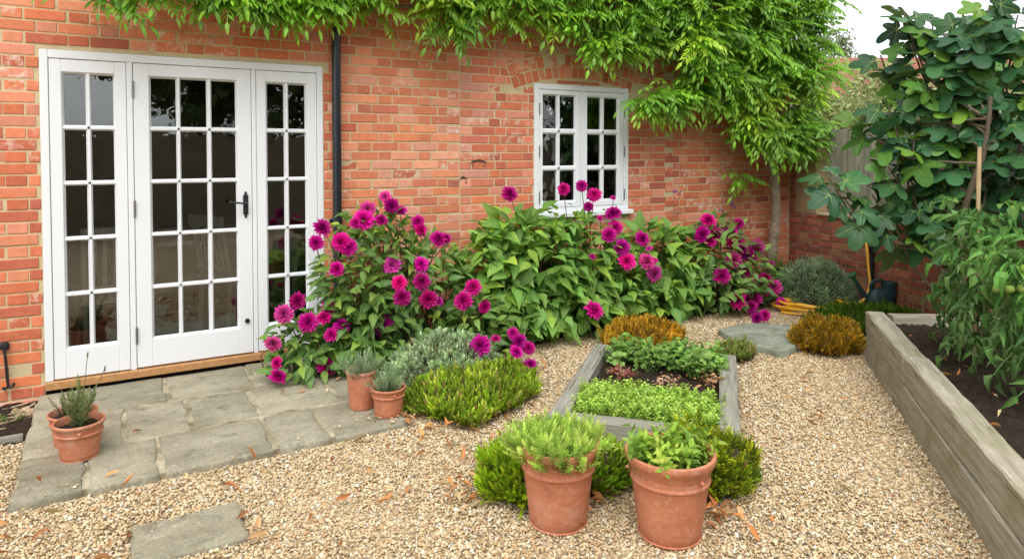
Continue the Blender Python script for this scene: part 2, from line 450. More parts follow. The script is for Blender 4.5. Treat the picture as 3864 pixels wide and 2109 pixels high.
def join_set(protos, pos, R, sc, var, cols, extra_rnd=True):
    """joined geometry of many placed copies of small proto meshes; proto = (V, Ftri, vein or None, shade or None)"""
    VV, FF, CC, RR, EE = [], [], [], [], []; base = 0
    pos = np.asarray(pos); sc = np.asarray(sc)
    if sc.ndim == 1: sc = np.repeat(sc[:, None], 3, axis=1)
    for k, p in enumerate(protos):
        V, F, vein, shade = p
        ids = np.where(var == k)[0]
        if not len(ids): continue
        A = V[None] * sc[ids][:, None, :]
        A = np.einsum('nij,nvj->nvi', R[ids], A) + pos[ids][:, None, :]
        nv = len(V)
        VV.append(A.reshape(-1, 3)); FF.append((F[None] + (np.arange(len(ids))*nv)[:, None, None] + base).reshape(-1, 3))
        c = np.repeat(cols[ids][:, None, :], nv, axis=1)
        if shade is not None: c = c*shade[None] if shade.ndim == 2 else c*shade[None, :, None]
        CC.append(c.reshape(-1, 3)); RR.append(np.repeat(rng.random(len(ids)), nv))
        EE.append(np.tile(vein if vein is not None else np.zeros(nv), len(ids)))
        base += nv*len(ids)
    return np.vstack(VV), np.vstack(FF), {'col': np.vstack(CC), 'rnd': np.hstack(RR), 'vein': np.hstack(EE)}

def proto_mesh(name, p, mat, smooth=True):
    V, F, vein, shade = p
    a = {'vein': vein if vein is not None else np.zeros(len(V))}
    return mesh_np(name, V, F, mat, smooth, a)

def scatter(parent, piece, protos, mat, pos, R, sc, var, cols, n_single, rest='foliage', score=None, smooth=True):
    """the n_single best-seen pieces as objects that share meshes, all others joined into one part of kind stuff"""
    n = len(pos)
    if score is None: score = -np.linalg.norm(pos - CAM, axis=1)
    order = np.argsort(-score); single = order[:n_single]; other = order[n_single:]
    if n_single:
        mes = [proto_mesh(piece, p, mat, smooth) for p in protos]
        sc3 = sc if sc.ndim == 2 else np.repeat(sc[:, None], 3, axis=1)
        for i in single:
            m = np.eye(4); m[:3, :3] = R[i]*sc3[i][None, :]; m[:3, 3] = pos[i]
            obj(piece, mes[var[i]], parent, Matrix(m.tolist()), color=cols[i])
    if len(other):
        V, F, at = join_set(protos, pos[other], R[other], sc[other], var[other], cols[other])
        o = obj(rest, mesh_np(rest, V, F, mat, smooth, at), parent)
        if len(other) > 1: o['kind'] = 'stuff'
        return o

def leaf_proto(w=0.5, segs=4, fold=0.18, droop=0.25, roll=0.0, peak=0.42, twist=0.0, wavy=0.0, stalk=0.0):
    """one leaf along +y, length 1"""
    V, vein = [], []
    for i in range(segs+1):
        t = i/segs
        h = (t/peak)**0.75 if t < peak else ((1-t)/(1-peak))**0.85
        hw = 0.5*w*max(h, 0.0) + (0.012 if 0 < t < 1 else 0.004)
        y = stalk + t*(1-0.12*droop); z = -droop*t*t
        tw = twist*t
        for sx in (-1, 0, 1):
            x = sx*hw; dz = abs(sx)*(fold*hw - 0) + wavy*math.sin(9*t+sx)*hw
            xx = x*math.cos(roll*abs(sx)); dz += hw*math.sin(roll*abs(sx))*abs(sx)
            V.append((xx*math.cos(tw) - dz*math.sin(tw), y, z + dz*math.cos(tw) + xx*math.sin(tw)))
            vein.append(1.0 if sx == 0 else 0.0)
    F = []
    for i in range(segs):
        for j in (0, 1):
            a = i*3+j; F += [(a, a+1, a+4), (a, a+4, a+3)]
    return np.array(V, float), np.array(F, np.int32), np.array(vein, float), None

def combine(parts):
    V, F, E, Sh = [], [], [], []; b = 0
    for v, f, e, s in parts:
        V.append(v); F.append(f+b); E.append(e if e is not None else np.zeros(len(v))); Sh.append(s if s is not None else np.ones(len(v))); b += len(v)
    return np.vstack(V), np.vstack(F), np.hstack(E), np.hstack(Sh)

def place(p, pos, d, nrm, s, shade=None):
    R = frames(np.array([d], float), np.array([nrm], float))[0]
    V = (p[0]*s) @ R.T + np.array(pos, float)
    return V, p[1], p[2], (np.full(len(V), shade) if shade is not None else p[3])

def strip(a, b, w=0.004, shade=1.0):
    a = np.array(a, float); b = np.array(b, float); d = b-a
    s = np.cross(d, (0, 0, 1.0)); s = s/(np.linalg.norm(s)+1e-9)*w/2
    return np.array([a-s, a+s, b+s*.6, b-s*.6]), np.array([(0, 1, 2), (0, 2, 3)], np.int32), np.zeros(4), np.full(4, shade)

def unit(v): v = np.asarray(v, float); return v/(np.linalg.norm(v)+1e-9)

def inside(poly, P):
    """points in polygon"""
    x, y = P[:, 0], P[:, 1]; r = np.zeros(len(P), bool); n = len(poly); j = n-1
    for i in range(n):
        xi, yi = poly[i]; xj, yj = poly[j]
        c = ((yi > y) != (yj > y)) & (x < (xj-xi)*(y-yi)/((yj-yi) + 1e-12) + xi); r ^= c; j = i
    return r

def oriented(o_xy, ang, z=0.0):
    return Matrix.Translation((o_xy[0], o_xy[1], z)) @ Matrix.Rotation(ang, 4, 'Z')

# ================================================================== GROUND
def pt_noise(P, f=3.0, seed=0):
    return (np.sin(P[:, 0]*f*1.7+seed)*np.cos(P[:, 1]*f*1.3+seed*2.1) + 0.5*np.sin(P[:, 0]*f*4.1+1.3+seed)*np.sin(P[:, 1]*f*3.7+seed))/1.5

g = MB(); R0 = 60
g.add([(-R0, -R0, -0.035), (R0, -R0, -0.035), (R0, R0, -0.035), (-R0, R0, -0.035)], [(0, 1, 2, 3)])
ground = g.build('ground', M_gravel); tag(ground, kind='structure')

HB_O = np.array([2.372, -2.112]); HB_A = unit((0.745, 0.667)); HB_B = unit((0.682, -0.731)); HB_L, HB_W = 1.43, 0.985
RB_C = np.array([5.205, -2.112]); RB_U = unit((-0.746, -0.668)); RB_N = unit((0.668, -0.746)); RB_V = unit((0.826, -0.564))
STONE = [(4.765, -1.082), (5.097, -1.04), (5.278, -1.146), (5.461, -1.372), (5.222, -1.648), (4.76, -1.767), (4.67, -1.738), (4.642, -1.361)]
herb_poly = [HB_O, HB_O+HB_A*HB_L, HB_O+HB_A*HB_L+HB_B*HB_W, HB_O+HB_B*HB_W]
rb_poly = [RB_C, RB_C+RB_U*4.2, RB_C+RB_U*4.2+RB_N*2.2, RB_C+RB_V*1.8]
patio_poly = [(-0.05, 0.05), (-0.035, -1.575), (1.86, -1.575), (1.86, 0.05)]
step_poly = [(0.42, -2.0), (0.832, -1.985), (0.848, -2.31), (0.425, -2.30)]
left_soil = [(-2, 0.05), (-2, -0.74), (-0.03, -0.72), (-0.05, 0.05)]
border_poly = [(1.86, 0.05), (1.86, -0.95), (2.6, -0.75), (3.3, -0.52), (4.2, -0.42), (5.2, -0.50), (6.1, -0.55), (7.0, -0.3), (7.05, 0.05)]

def gravel():
    pts = []
    for (x0, x1, y0, y1, sp) in ((-1.3, 7.2, -4.7, 0.0, 0.0088),):
        nx, ny = int((x1-x0)/sp), int((y1-y0)/sp)
        gx, gy = np.meshgrid(np.arange(nx)*sp+x0, np.arange(ny)*sp+y0)
        P = np.stack([gx.ravel(), gy.ravel()], 1) + rng.uniform(-0.6, 0.6, (nx*ny, 2))*sp
        pts.append(P)
    P = np.vstack(pts)
    q = np.column_stack([P, np.zeros(len(P))]) - CAM
    dz = q @ FW; lat = q @ np.array([math.sin(TH), -math.cos(TH), 0])
    keep = (dz > 1.9) & (dz < 9) & (np.abs(lat/dz) < 0.86)
    keep &= rng.random(len(P)) < np.clip(1.28 - 0.10*dz, 0.5, 1.0)
    P = P[keep]
    for poly in (herb_poly, rb_poly, patio_poly, step_poly, left_soil, border_poly, STONE): P = P[~inside([tuple(a) for a in poly], P)]
    # strays on the paving and stones
    stray = []
    for cx, cy, s, n in ((1.75, -1.5, .12, 26), (0.55, -2.05, .1, 10), (0.2, -1.45, .16, 9), (1.2, -1.5, .2, 9), (1.62, -1.4, .1, 14), (5.1, -1.4, .1, 5)):
        stray.append(np.column_stack([rng.normal(cx, s, n), rng.normal(cy, s*.4, n), np.full(n, 0.012)]))
    n = len(P)
    z = -0.031 + 0.009*pt_noise(P, 2.2) + rng.uniform(-0.009, 0.009, n)
    P3 = np.vstack([np.column_stack([P, z])] + stray); n = len(P3)
    pal = np.array([(0.64, 0.55, 0.42), (0.58, 0.46, 0.30), (0.50, 0.38, 0.235), (0.42, 0.30, 0.17), (0.54, 0.36, 0.20), (0.29, 0.215, 0.14),
                    (0.22, 0.17, 0.125), (0.74, 0.70, 0.62), (0.50, 0.28, 0.14), (0.38, 0.35, 0.30)])
    pr = np.array([.22, .25, .19, .11, .07, .06, .03, .035, .02, .015]); pr /= pr.sum()
    c = pal[rng.choice(len(pal), n, p=pr)]*rng.uniform(0.82, 1.12, (n, 1))*np.array([1.0, 0.985, 0.90])
    me = bpy.data.meshes.new('gravel'); me.vertices.add(n); me.vertices.foreach_set('co', P3.astype(np.float32).ravel())
    ro = np.column_stack([rng.normal(0, 0.45, n), rng.normal(0, 0.45, n), rng.uniform(0, 2*PI, n)]).astype(np.float32)
    s0 = np.clip(rng.lognormal(math.log(0.0056), 0.24, n), 0.0032, 0.011)
    sc = np.column_stack([s0*rng.uniform(1.0, 1.45, n), s0*rng.uniform(0.75, 1.0, n), s0*rng.uniform(0.45, 0.75, n)]).astype(np.float32)
    a = me.attributes.new('rot', 'FLOAT_VECTOR', 'POINT'); a.data.foreach_set('vector', ro.ravel())
    a = me.attributes.new('scl', 'FLOAT_VECTOR', 'POINT'); a.data.foreach_set('vector', sc.ravel())
    a = me.attributes.new('idx', 'INT', 'POINT'); a.data.foreach_set('value', rng.integers(0, 4, n).astype(np.int32))
    add_attrs(me, {'col': c}, n)
    ng = bpy.data.node_groups.new('gravel_instances', 'GeometryNodeTree')
    ng.interface.new_socket('Geometry', in_out='INPUT', socket_type='NodeSocketGeometry')
    ng.interface.new_socket('Geometry', in_out='OUTPUT', socket_type='NodeSocketGeometry')
    N = ng.nodes; L = ng.links
    gi = N.new('NodeGroupInput'); go = N.new('NodeGroupOutput'); ip = N.new('GeometryNodeInstanceOnPoints')
    jn = N.new('GeometryNodeGeometryToInstance')
    for k in range(4):
        ico = N.new('GeometryNodeMeshIcoSphere'); ico.inputs['Radius'].default_value = 1.0; ico.inputs['Subdivisions'].default_value = 2
        sp = N.new('GeometryNodeSetPosition'); no = N.new('ShaderNodeTexNoise'); no.noise_dimensions = '4D'
        no.inputs['W'].default_value = 3.1*k; no.inputs['Scale'].default_value = 0.9
        vm = N.new('ShaderNodeVectorMath'); vm.operation = 'SUBTRACT'; vm.inputs[1].default_value = (0.5, 0.5, 0.5)
        vs2 = N.new('ShaderNodeVectorMath'); vs2.operation = 'SCALE'; vs2.inputs['Scale'].default_value = 1.1
        L.new(no.outputs['Color'], vm.inputs[0]); L.new(vm.outputs[0], vs2.inputs[0]); L.new(vs2.outputs[0], sp.inputs['Offset'])
        L.new(ico.outputs['Mesh'], sp.inputs['Geometry'])
        ss = N.new('GeometryNodeSetShadeSmooth'); L.new(sp.outputs[0], ss.inputs['Geometry'])
        sm = N.new('GeometryNodeSetMaterial'); sm.inputs['Material'].default_value = M_pebble; L.new(ss.outputs[0], sm.inputs['Geometry'])
        L.new(sm.outputs[0], jn.inputs[0])
    def na(name, dt):
        q = N.new('GeometryNodeInputNamedAttribute'); q.data_type = dt; q.inputs['Name'].default_value = name; return q.outputs['Attribute']
    ip.inputs['Pick Instance'].default_value = True
    L.new(gi.outputs[0], ip.inputs['Points']); L.new(jn.outputs[0], ip.inputs['Instance'])
    L.new(na('idx', 'INT'), ip.inputs['Instance Index']); L.new(na('rot', 'FLOAT_VECTOR'), ip.inputs['Rotation']); L.new(na('scl', 'FLOAT_VECTOR'), ip.inputs['Scale'])
    L.new(ip.outputs[0], go.inputs[0])
    o = obj('gravel', me); tag(o, 'loose buff and cream pea gravel covering the garden path', 'gravel', kind='stuff')
    md = o.modifiers.new('pebbles', 'NODES'); md.node_group = ng
    return n
n_peb = gravel(); print('pebbles', n_peb)

def soil_patch(name, poly, z, amp=0.015, res=0.03, parent=None, kind='structure', edge=0.0):
    P = np.array(poly); x0, y0 = P.min(0); x1, y1 = P.max(0)
    nx, ny = int((x1-x0)/res)+2, int((y1-y0)/res)+2
    gx, gy = np.meshgrid(np.linspace(x0, x1, nx), np.linspace(y0, y1, ny)); Q = np.stack([gx.ravel(), gy.ravel()], 1)
    ok = inside([tuple(p) for p in poly], Q)
    zz = z + amp*pt_noise(Q, 5, 2) + rng.uniform(-amp, amp, len(Q))*.7
    F = []
    for j in range(ny-1):
        for i in range(nx-1):
            a = j*nx+i; f = (a, a+1, a+nx+1, a+nx)
            if sum(ok[list(f)]) >= 2: F.append(f)
    me = mesh_np(name, np.column_stack([Q, zz]), np.array(F, np.int32), M_soil, True)
    o = obj(name, me, parent)
    if kind: o['kind'] = kind
    return o
soil_patch('border_soil', border_poly, -0.012, 0.012)
soil_patch('border_soil', left_soil, -0.03, 0.012)

# ------------------------------------------------------------------ paving
pav = MB(); pav.box((-0.02, -1.535, -0.06), (1.82, 0.02, -0.008)); paving = pav.build('paving', M_joint); tag(paving, kind='structure')
def slab_mesh(x0, x1, y0, y1, thick=0.05, round_=0.02, top=0.0, jit=0.008):
    """irregular flagstone: wobbly outline, worn arris"""
    w, d = x1-x0, y1-y0; pts = []
    per = []
    for (ax, ay, bx, by) in ((x0, y0, x1, y0), (x1, y0, x1, y1), (x1, y1, x0, y1), (x0, y1, x0, y0)):
        L = math.hypot(bx-ax, by-ay); n = max(3, int(L/0.07))
        for i in range(n):
            t = i/n; per.append((ax+(bx-ax)*t, ay+(by-ay)*t))
    per = np.array(per); c = per.mean(0)
    ph = rng.uniform(0, 6.28, 4)
    ang = np.arctan2(per[:, 1]-c[1], per[:, 0]-c[0])
    wob = jit*1.7*(np.sin(3*ang+ph[0])+np.sin(7*ang+ph[1])*.6+np.sin(11*ang+ph[2])*.5)/2 + rng.normal(0, jit*.25, len(per)) - jit*.4
    dirv = per-c; ln = np.linalg.norm(dirv, axis=1)[:, None]; out = per + dirv/ln*wob[:, None]
    # knock the corners off
    n = len(per)
    V = []; rings = [(0.0, -thick), (0.0, -0.012), (0.005, -0.003), (0.016, 0.0)]
    for ins, z in rings:
        for p in out:
            q = p - (p-c)/np.linalg.norm(p-c)*ins; V.append((q[0], q[1], top+z+rng.normal(0, 0.0007)))
    for f in (0.6, 0.25):
        for p in out: q = c+(p-c)*f; V.append((q[0], q[1], top+rng.normal(0, 0.0012)))
    V.append((c[0], c[1], top)); F = []
    R = len(rings)+2
    for r in range(R-1):
        for k in range(n): F.append((r*n+k, r*n+(k+1) % n, (r+1)*n+(k+1) % n, (r+1)*n+k))
    for k in range(n): F.append(((R-1)*n+k, (R-1)*n+(k+1) % n, len(V)-1))
    return mesh_np('slab', V, F, M_slab, True)
gap = 0.009
for ys, xs in (((-0.505, -0.006), (-0.05, 0.247, 0.662, 1.172, 1.40, 1.82)), ((-1.045, -0.53), (-0.045, 0.422, 0.748, 1.108, 1.575, 1.86)), ((-1.56, -1.075), (-0.035, 0.256, 0.567, 1.092, 1.38, 1.85))):
    for i in range(len(xs)-1):
        obj('slab', slab_mesh(xs[i]+gap, xs[i+1]-gap, ys[0], ys[1], top=rng.normal(0, .0025)), paving)
st = obj('stepping_stone', slab_mesh(0.425, 0.84, -2.305, -1.99, top=-0.006), None)
tag(st, 'single rectangular flagstone set in the gravel before the patio', 'stepping stone')

def poly_slab(name, poly, top, thick, mat, hole=None):
    P = np.array(poly, float); c = np.array(hole[:2]) if hole else P.mean(0)
    den = []
    for i in range(len(P)):
        a, b = P[i], P[(i+1) % len(P)]; n = max(2, int(np.linalg.norm(b-a)/0.08))
        for t in np.arange(n)/n: den.append(a+(b-a)*t+rng.normal(0, .004, 2))
    den = np.array(den); n = len(den); V = []; F = []
    cen = P.mean(0)
    for ins, z in ((0, -thick), (0, -0.014), (0.006, -0.004), (0.02, 0)):
        for p in den: q = p-unit(p-cen)*ins; V.append((q[0], q[1], top+z))
    rr = [(0.55, 0.0)]
    for f, z in rr:
        for p in den: q = c+(p-c)*f; V.append((q[0], q[1], top+z+rng.normal(0, .001)))
    R = 5
    if hole:
        for r, z in ((hole[2]*1.6, -0.001), (hole[2], -0.012), (hole[2]*.75, -0.028)):
            for p in den: q = c+unit(p-c)*r; V.append((q[0], q[1], top+z))
            R += 1
    V.append((c[0], c[1], V[-1][2]))
    for r in range(R-1):
        for k in range(n): F.append((r*n+k, r*n+(k+1) % n, (r+1)*n+(k+1) % n, (r+1)*n+k))
    for k in range(n): F.append(((R-1)*n+k, (R-1)*n+(k+1) % n, len(V)-1))
    return obj(name, mesh_np(name, V, F, mat, True))
if inside([STONE[i] for i in range(8)], np.array([[5.07, -1.40]]))[0]:
    st = poly_slab('stone_slab', STONE, 0.03, 0.07, M_oldstone, (5.07, -1.403, 0.07))
    tag(st, 'lichen-covered angular stone slab with a round hollow beside the dahlias', 'stone slab')

# ================================================================== HOUSE
HOUSE = thing('brick_house', 'red brick house wall with white glazed doors and casement window', 'house', (0, 0, 0))
X0, X1, ZT = -3.0, 7.07, 4.4
DOOR = (0.0, 1.749, 0.0, 2.157); WIN = (3.617, 4.690, 0.922, 2.127)
def wall_with_openings(name, mat, yf, yb, x0, x1, z0, z1, ops):
    xs = sorted({x0, x1, *[o[0] for o in ops], *[o[1] for o in ops]}); zs = sorted({z0, z1, *[o[2] for o in ops], *[o[3] for o in ops]})
    m = MB()
    def hole(xa, xb, za, zb): return any(o[0] <= xa and xb <= o[1] and o[2] <= za and zb <= o[3] for o in ops)
    for i in range(len(xs)-1):
        for j in range(len(zs)-1):
            a, b, c, d = xs[i], xs[i+1], zs[j], zs[j+1]
            if hole(a, b, c, d): continue
            m.add([(a, yf, c), (b, yf, c), (b, yf, d), (a, yf, d)], [(0, 1, 2, 3)])
            m.add([(a, yb, c), (b, yb, c), (b, yb, d), (a, yb, d)], [(3, 2, 1, 0)])
    for o in ops:
        a, b, c, d = o
        m.add([(a, yf, c), (a, yf, d), (a, yb, d), (a, yb, c)], [(0, 1, 2, 3)]); m.add([(b, yf, c), (b, yf, d), (b, yb, d), (b, yb, c)], [(3, 2, 1, 0)])
        m.add([(a, yf, d), (b, yf, d), (b, yb, d), (a, yb, d)], [(0, 1, 2, 3)]); m.add([(a, yf, c), (b, yf, c), (b, yb, c), (a, yb, c)], [(3, 2, 1, 0)])
    m.add([(x0, yf, z1), (x1, yf, z1), (x1, yb, z1), (x0, yb, z1)], [(0, 1, 2, 3)])
    m.add([(x1, yf, z0), (x1, yb, z0), (x1, yb, z1), (x1, yf, z1)], [(0, 1, 2, 3)])
    m.add([(x0, yf, z0), (x0, yb, z0), (x0, yb, z1), (x0, yf, z1)], [(3, 2, 1, 0)])
    return m.build(name, mat, HOUSE)
WALL = wall_with_openings('wall', M_mortar, 0.0045, 0.26, X0, X1, -0.3, ZT, [DOOR, WIN])
sh = MB(); sh.box((X1-0.25, 0.262, -0.3), (X1-0.002, 6, ZT)); sh.box((X0, 0.262, -0.3), (X0+0.25, 6, ZT)); sh.box((X0+.25, 5.75, -0.3), (X1-.25, 6, ZT)); sh.build('rear_walls', M_mortar, HOUSE)
rf = MB(); rf.add([(X0-.1, -0.02, ZT+.002), (X1+.1, -0.02, ZT+.002), (X1+.1, 6.2, ZT+.002), (X0-.1, 6.2, ZT+.002), (X0-.1, 3.1, ZT+2.0), (X1+.1, 3.1, ZT+2.0)], [(0, 1, 5, 4), (2, 3, 4, 5), (0, 4, 3), (1, 2, 5), (0, 3, 2, 1)])
rf.build('roof', simple('roof_tile', (0.25, 0.10, 0.06), 0.8, var=.2), HOUSE)

# brick prototypes (unit size: x -0.5..0.5, z -0.5..0.5, y outwards negative in metres)
def brick_proto(aspect, seed):
    r = np.random.default_rng(seed); nx, nz = 6, 4
    V = []; 
    bx, bz = 0.05/aspect*1.0, 0.06
    xs = [-0.5, -0.5+bx, -0.2, 0.2, 0.5-bx, 0.5]; zs = [-0.5, -0.5+bz, 0.5-bz, 0.5]
    for j, z in enumerate(zs):
        for i, x in enumerate(xs):
            edge = i in (0, nx-1) or j in (0, nz-1); corner = i in (0, nx-1) and j in (0, nz-1)
            y = (0.0034 if corner else 0.0026 if edge else 0.0) + r.normal(0, 0.0005)
            dx = r.normal(0, 0.006/aspect); dz = r.normal(0, 0.010)
            if corner: dx -= math.copysign(0.012/aspect*abs(r.normal()), x); dz -= math.copysign(0.02*abs(r.normal()), z)
            V.append((x+dx, y, z+dz))
    F = []
    for j in range(nz-1):
        for i in range(nx-1):
            a = j*nx+i; F.append((a, a+1, a+nx+1, a+nx))
    ring = [i for i in range(nx)] + [j*nx+nx-1 for j in range(1, nz)] + [(nz-1)*nx+i for i in range(nx-2, -1, -1)] + [j*nx for j in range(nz-2, 0, -1)]
    b = len(V)
    for k in ring: V.append((V[k][0], 0.03, V[k][2]))
    n = len(ring)
    for k in range(n): F.append((ring[k], b+k, b+(k+1) % n, ring[(k+1) % n]))
    return np.array(V, float), tris(F), None, None
BP_S = [brick_proto(3.0, s) for s in range(8)]; BP_H = [brick_proto(1.5, 50+s) for s in range(6)]
BPROT = BP_S + BP_H
PAL = np.array([(0.60, 0.178, 0.086), (0.64, 0.212, 0.108), (0.56, 0.158, 0.080), (0.50, 0.138, 0.078), (0.67, 0.255, 0.145), (0.61, 0.245, 0.158), (0.43, 0.125, 0.078), (0.63, 0.192, 0.084)])
PALP = np.array([.2, .23, .14, .07, .16, .09, .03, .08])
def lay(bricks, x0_, x1_, z0, z1, zoff, ch, phase, skip, joint=0.011, tint=(1, 1, 1), L=0.213, H=0.103, tl=0.0, tr=0.0):
    """Flemish bond between x0 and x1"""
    k = math.floor((z0-zoff)/ch)
    period = L+H+2*joint
    while zoff+k*ch < z1:
        za, zb = zoff+k*ch+joint*.5, zoff+(k+1)*ch-joint*.5
        sg = 1 if k % 2 else -1; x0, x1 = x0_+tl*sg, x1_+tr*sg
        if zb-za > 0.02 and zb > z0:
            x = x0 - ((k % 2)*period*0.5 + phase) % period - period; t = 0; row = []
            while x < x1:
                l = L if t % 2 == 0 else H
                a, b = x, x+l; jx = rng.normal(0, 0.003)
                x = b+joint; t += 1
                a += jx; b += jx+rng.normal(0, .002)
                a2, b2 = max(a, x0+joint*.4), min(b, x1-joint*.4)
                if b2-a2 > 0.003: row.append([a2, b2])
            if len(row) > 2:
                if row[0][1]-row[0][0] < .055: row[1][0] = row[0][0]; row.pop(0)
                if row[-1][1]-row[-1][0] < .055: row[-2][1] = row[-1][1]; row.pop()
            for a2, b2 in row:
                segs = [(a2, b2, max(za, z0), min(zb, z1))]
                for o in skip:
                    new = []
                    for (p, q, c, d) in segs:
                        if q <= o[0] or p >= o[1] or d <= o[2]+.004 or c >= o[3]-.004: new.append((p, q, c, d)); continue
                        if c < o[2]-.02 and d > o[2]: new.append((p, q, c, o[2]-.004)); continue
                        if d > o[3]+.02 and c < o[3]: new.append((p, q, o[3]+.008, d)); continue
                        if p < o[0]-.025: new.append((p, o[0]-.006, c, d))
                        if q > o[1]+.025: new.append((o[1]+.006, q, c, d))
                    segs = new
                for s in segs:
                    if s[1]-s[0] > .02 and s[3]-s[2] > .02: bricks.append((*s, tint))
        k += 1
# segmental arch over the window: circle through three points
AC, AR = (4.095, 2.190-1.95), 1.95
A_SPAN = 0.70
def in_arch(x, z):
    r = math.hypot(x-AC[0], z-AC[1]); return abs(x-AC[0]) < A_SPAN+.02 and AR-.02 < r < AR+0.225
bricks = []
skip = [DOOR, (WIN[0], WIN[1], WIN[2]-.045, WIN[3]+.01)]
lay(bricks, -1.2, 2.83, -0.09, 3.7, 0.059, 0.0732, 0.05, skip, tr=.055)
lay(bricks, 2.83, 5.22, -0.09, 3.7, 0.049, 0.0732, 0.11, skip, tint=(0.98, 0.97, 1.08), tl=.055, tr=.055)
lay(bricks, 5.22, 7.06, -0.09, 3.7, 0.0655, 0.0746, 0.02, skip, tint=(0.99, 1.0, 1.0), tl=.055)
pos, scl, var, cols, rot = [], [], [], [], []
def push(xa, xb, za, zb, tint, y=0.0, ang=0.0):
    w, h = xb-xa, zb-za
    v = rng.integers(0, 8) if w/h > 2.1 else 8+rng.integers(0, 6)
    pos.append(((xa+xb)/2, y+rng.normal(0, .0015), (za+zb)/2)); scl.append((w, 1.0, h)); var.append(v)
    c = PAL[rng.choice(8, p=PALP)]*rng.uniform(0.87, 1.10)*np.array(tint)
    if 1.8 < xa < 2.9 and za < 2.3: c = c*np.array([1.06, 1.22, 1.30])
    cols.append(c)
    a = ang + rng.normal(0, .006); rot.append([[math.cos(a), 0, -math.sin(a)], [0, 1, 0], [math.sin(a), 0, math.cos(a)]])
for (a, b, c, d, t) in bricks:
    cx, cz = (a+b)/2, (c+d)/2
    over = any(in_arch(x, z) for x in np.linspace(a, b, 5) for z in (c, cz, d))
    if WIN[0]-.01 < cx < WIN[1]+.01 and WIN[3]-.02 < cz and math.hypot(cx-AC[0], cz-AC[1]) < AR+.06: continue
    if over: push(a, b, c, d, t, y=.0042); continue
    push(a, b, c, d, t)
ab = MB(); n = 30; V = []
for i in range(n+1):
    a = -A_SPAN/AR*1.012+2.024*A_SPAN/AR*i/n; V += [(AC[0]+(AR-.012)*math.sin(a), .0022, AC[1]+(AR-.012)*math.cos(a)), (AC[0]+(AR+.222)*math.sin(a), .0022, AC[1]+(AR+.222)*math.cos(a))]
ab.add(V, [(2*i, 2*i+2, 2*i+3, 2*i+1) for i in range(n)]); ab.build('arch_mortar', M_mortar, HOUSE)
for ring in (0, 1):
    r = AR + 0.052 + ring*0.109; n = int(2*A_SPAN/0.0685); da = 2*A_SPAN/AR/n
    for k in range(n):
        a = -A_SPAN/AR + (k+.5)*da
        p = (AC[0]+r*math.sin(a), AC[1]+r*math.cos(a)); w = da*r-.010
        push(p[0]-w/2, p[0]+w/2, p[1]-.0495, p[1]+.0495, (1.0, 0.98, 0.9), ang=-a)
x = WIN[0]+.01
while x < WIN[1]-.02:      # thin slips between frame and arch
    xb = min(x+rng.uniform(.19, .24), WIN[1]-.005); cx = (x+xb)/2
    top = AC[1]+math.sqrt((AR-.012)**2-(max(abs(x-AC[0]), abs(xb-AC[0])))**2)
    if top-(WIN[3]+.012) > .02: push(x, xb, WIN[3]+.012, top, (0.8, 0.75, 0.85))
    x = xb+.011
pos, scl, var, cols, rot = map(np.array, (pos, scl, var, cols, rot))
wist_low = np.array([(-1, 2.9), (0.2, 2.5), (.37, 2.30), (.61, 2.47), (.77, 2.44), (1.03, 2.33), (1.22, 2.32), (1.33, 2.45), (1.49, 2.33), (1.77, 2.39), (2.17, 2.52), (2.34, 2.58), (2.61, 2.34), (3.25, 2.43), (3.58, 2.35), (3.89, 2.43), (4.2, 2.22), (4.6, 2.22), (4.75, 2.36), (5.1, 2.36), (5.2, 1.9), (5.77, 1.89), (5.89, 1.65), (6.13, 1.40), (6.41, 1.32), (7.1, 1.35), (7.15, 2.0), (7.3, 2.2)])
dist = np.linalg.norm(pos-CAM, axis=1)
score = scl[:, 0]*scl[:, 2]/dist**2
hid = (pos[:, 2] > np.interp(pos[:, 0], wist_low[:, 0], wist_low[:, 1])+.1) | (pos[:, 0] < -0.25) | ((pos[:, 0] > 2) & (pos[:, 2] < .9)) | ((pos[:, 0] > 1.74) & (pos[:, 2] < .5))
score = np.where(hid, -1, score)
scatter(WALL, 'brick', BPROT, M_brick, pos, rot, scl, var, cols, 300, rest='brickwork', score=score, smooth=False)

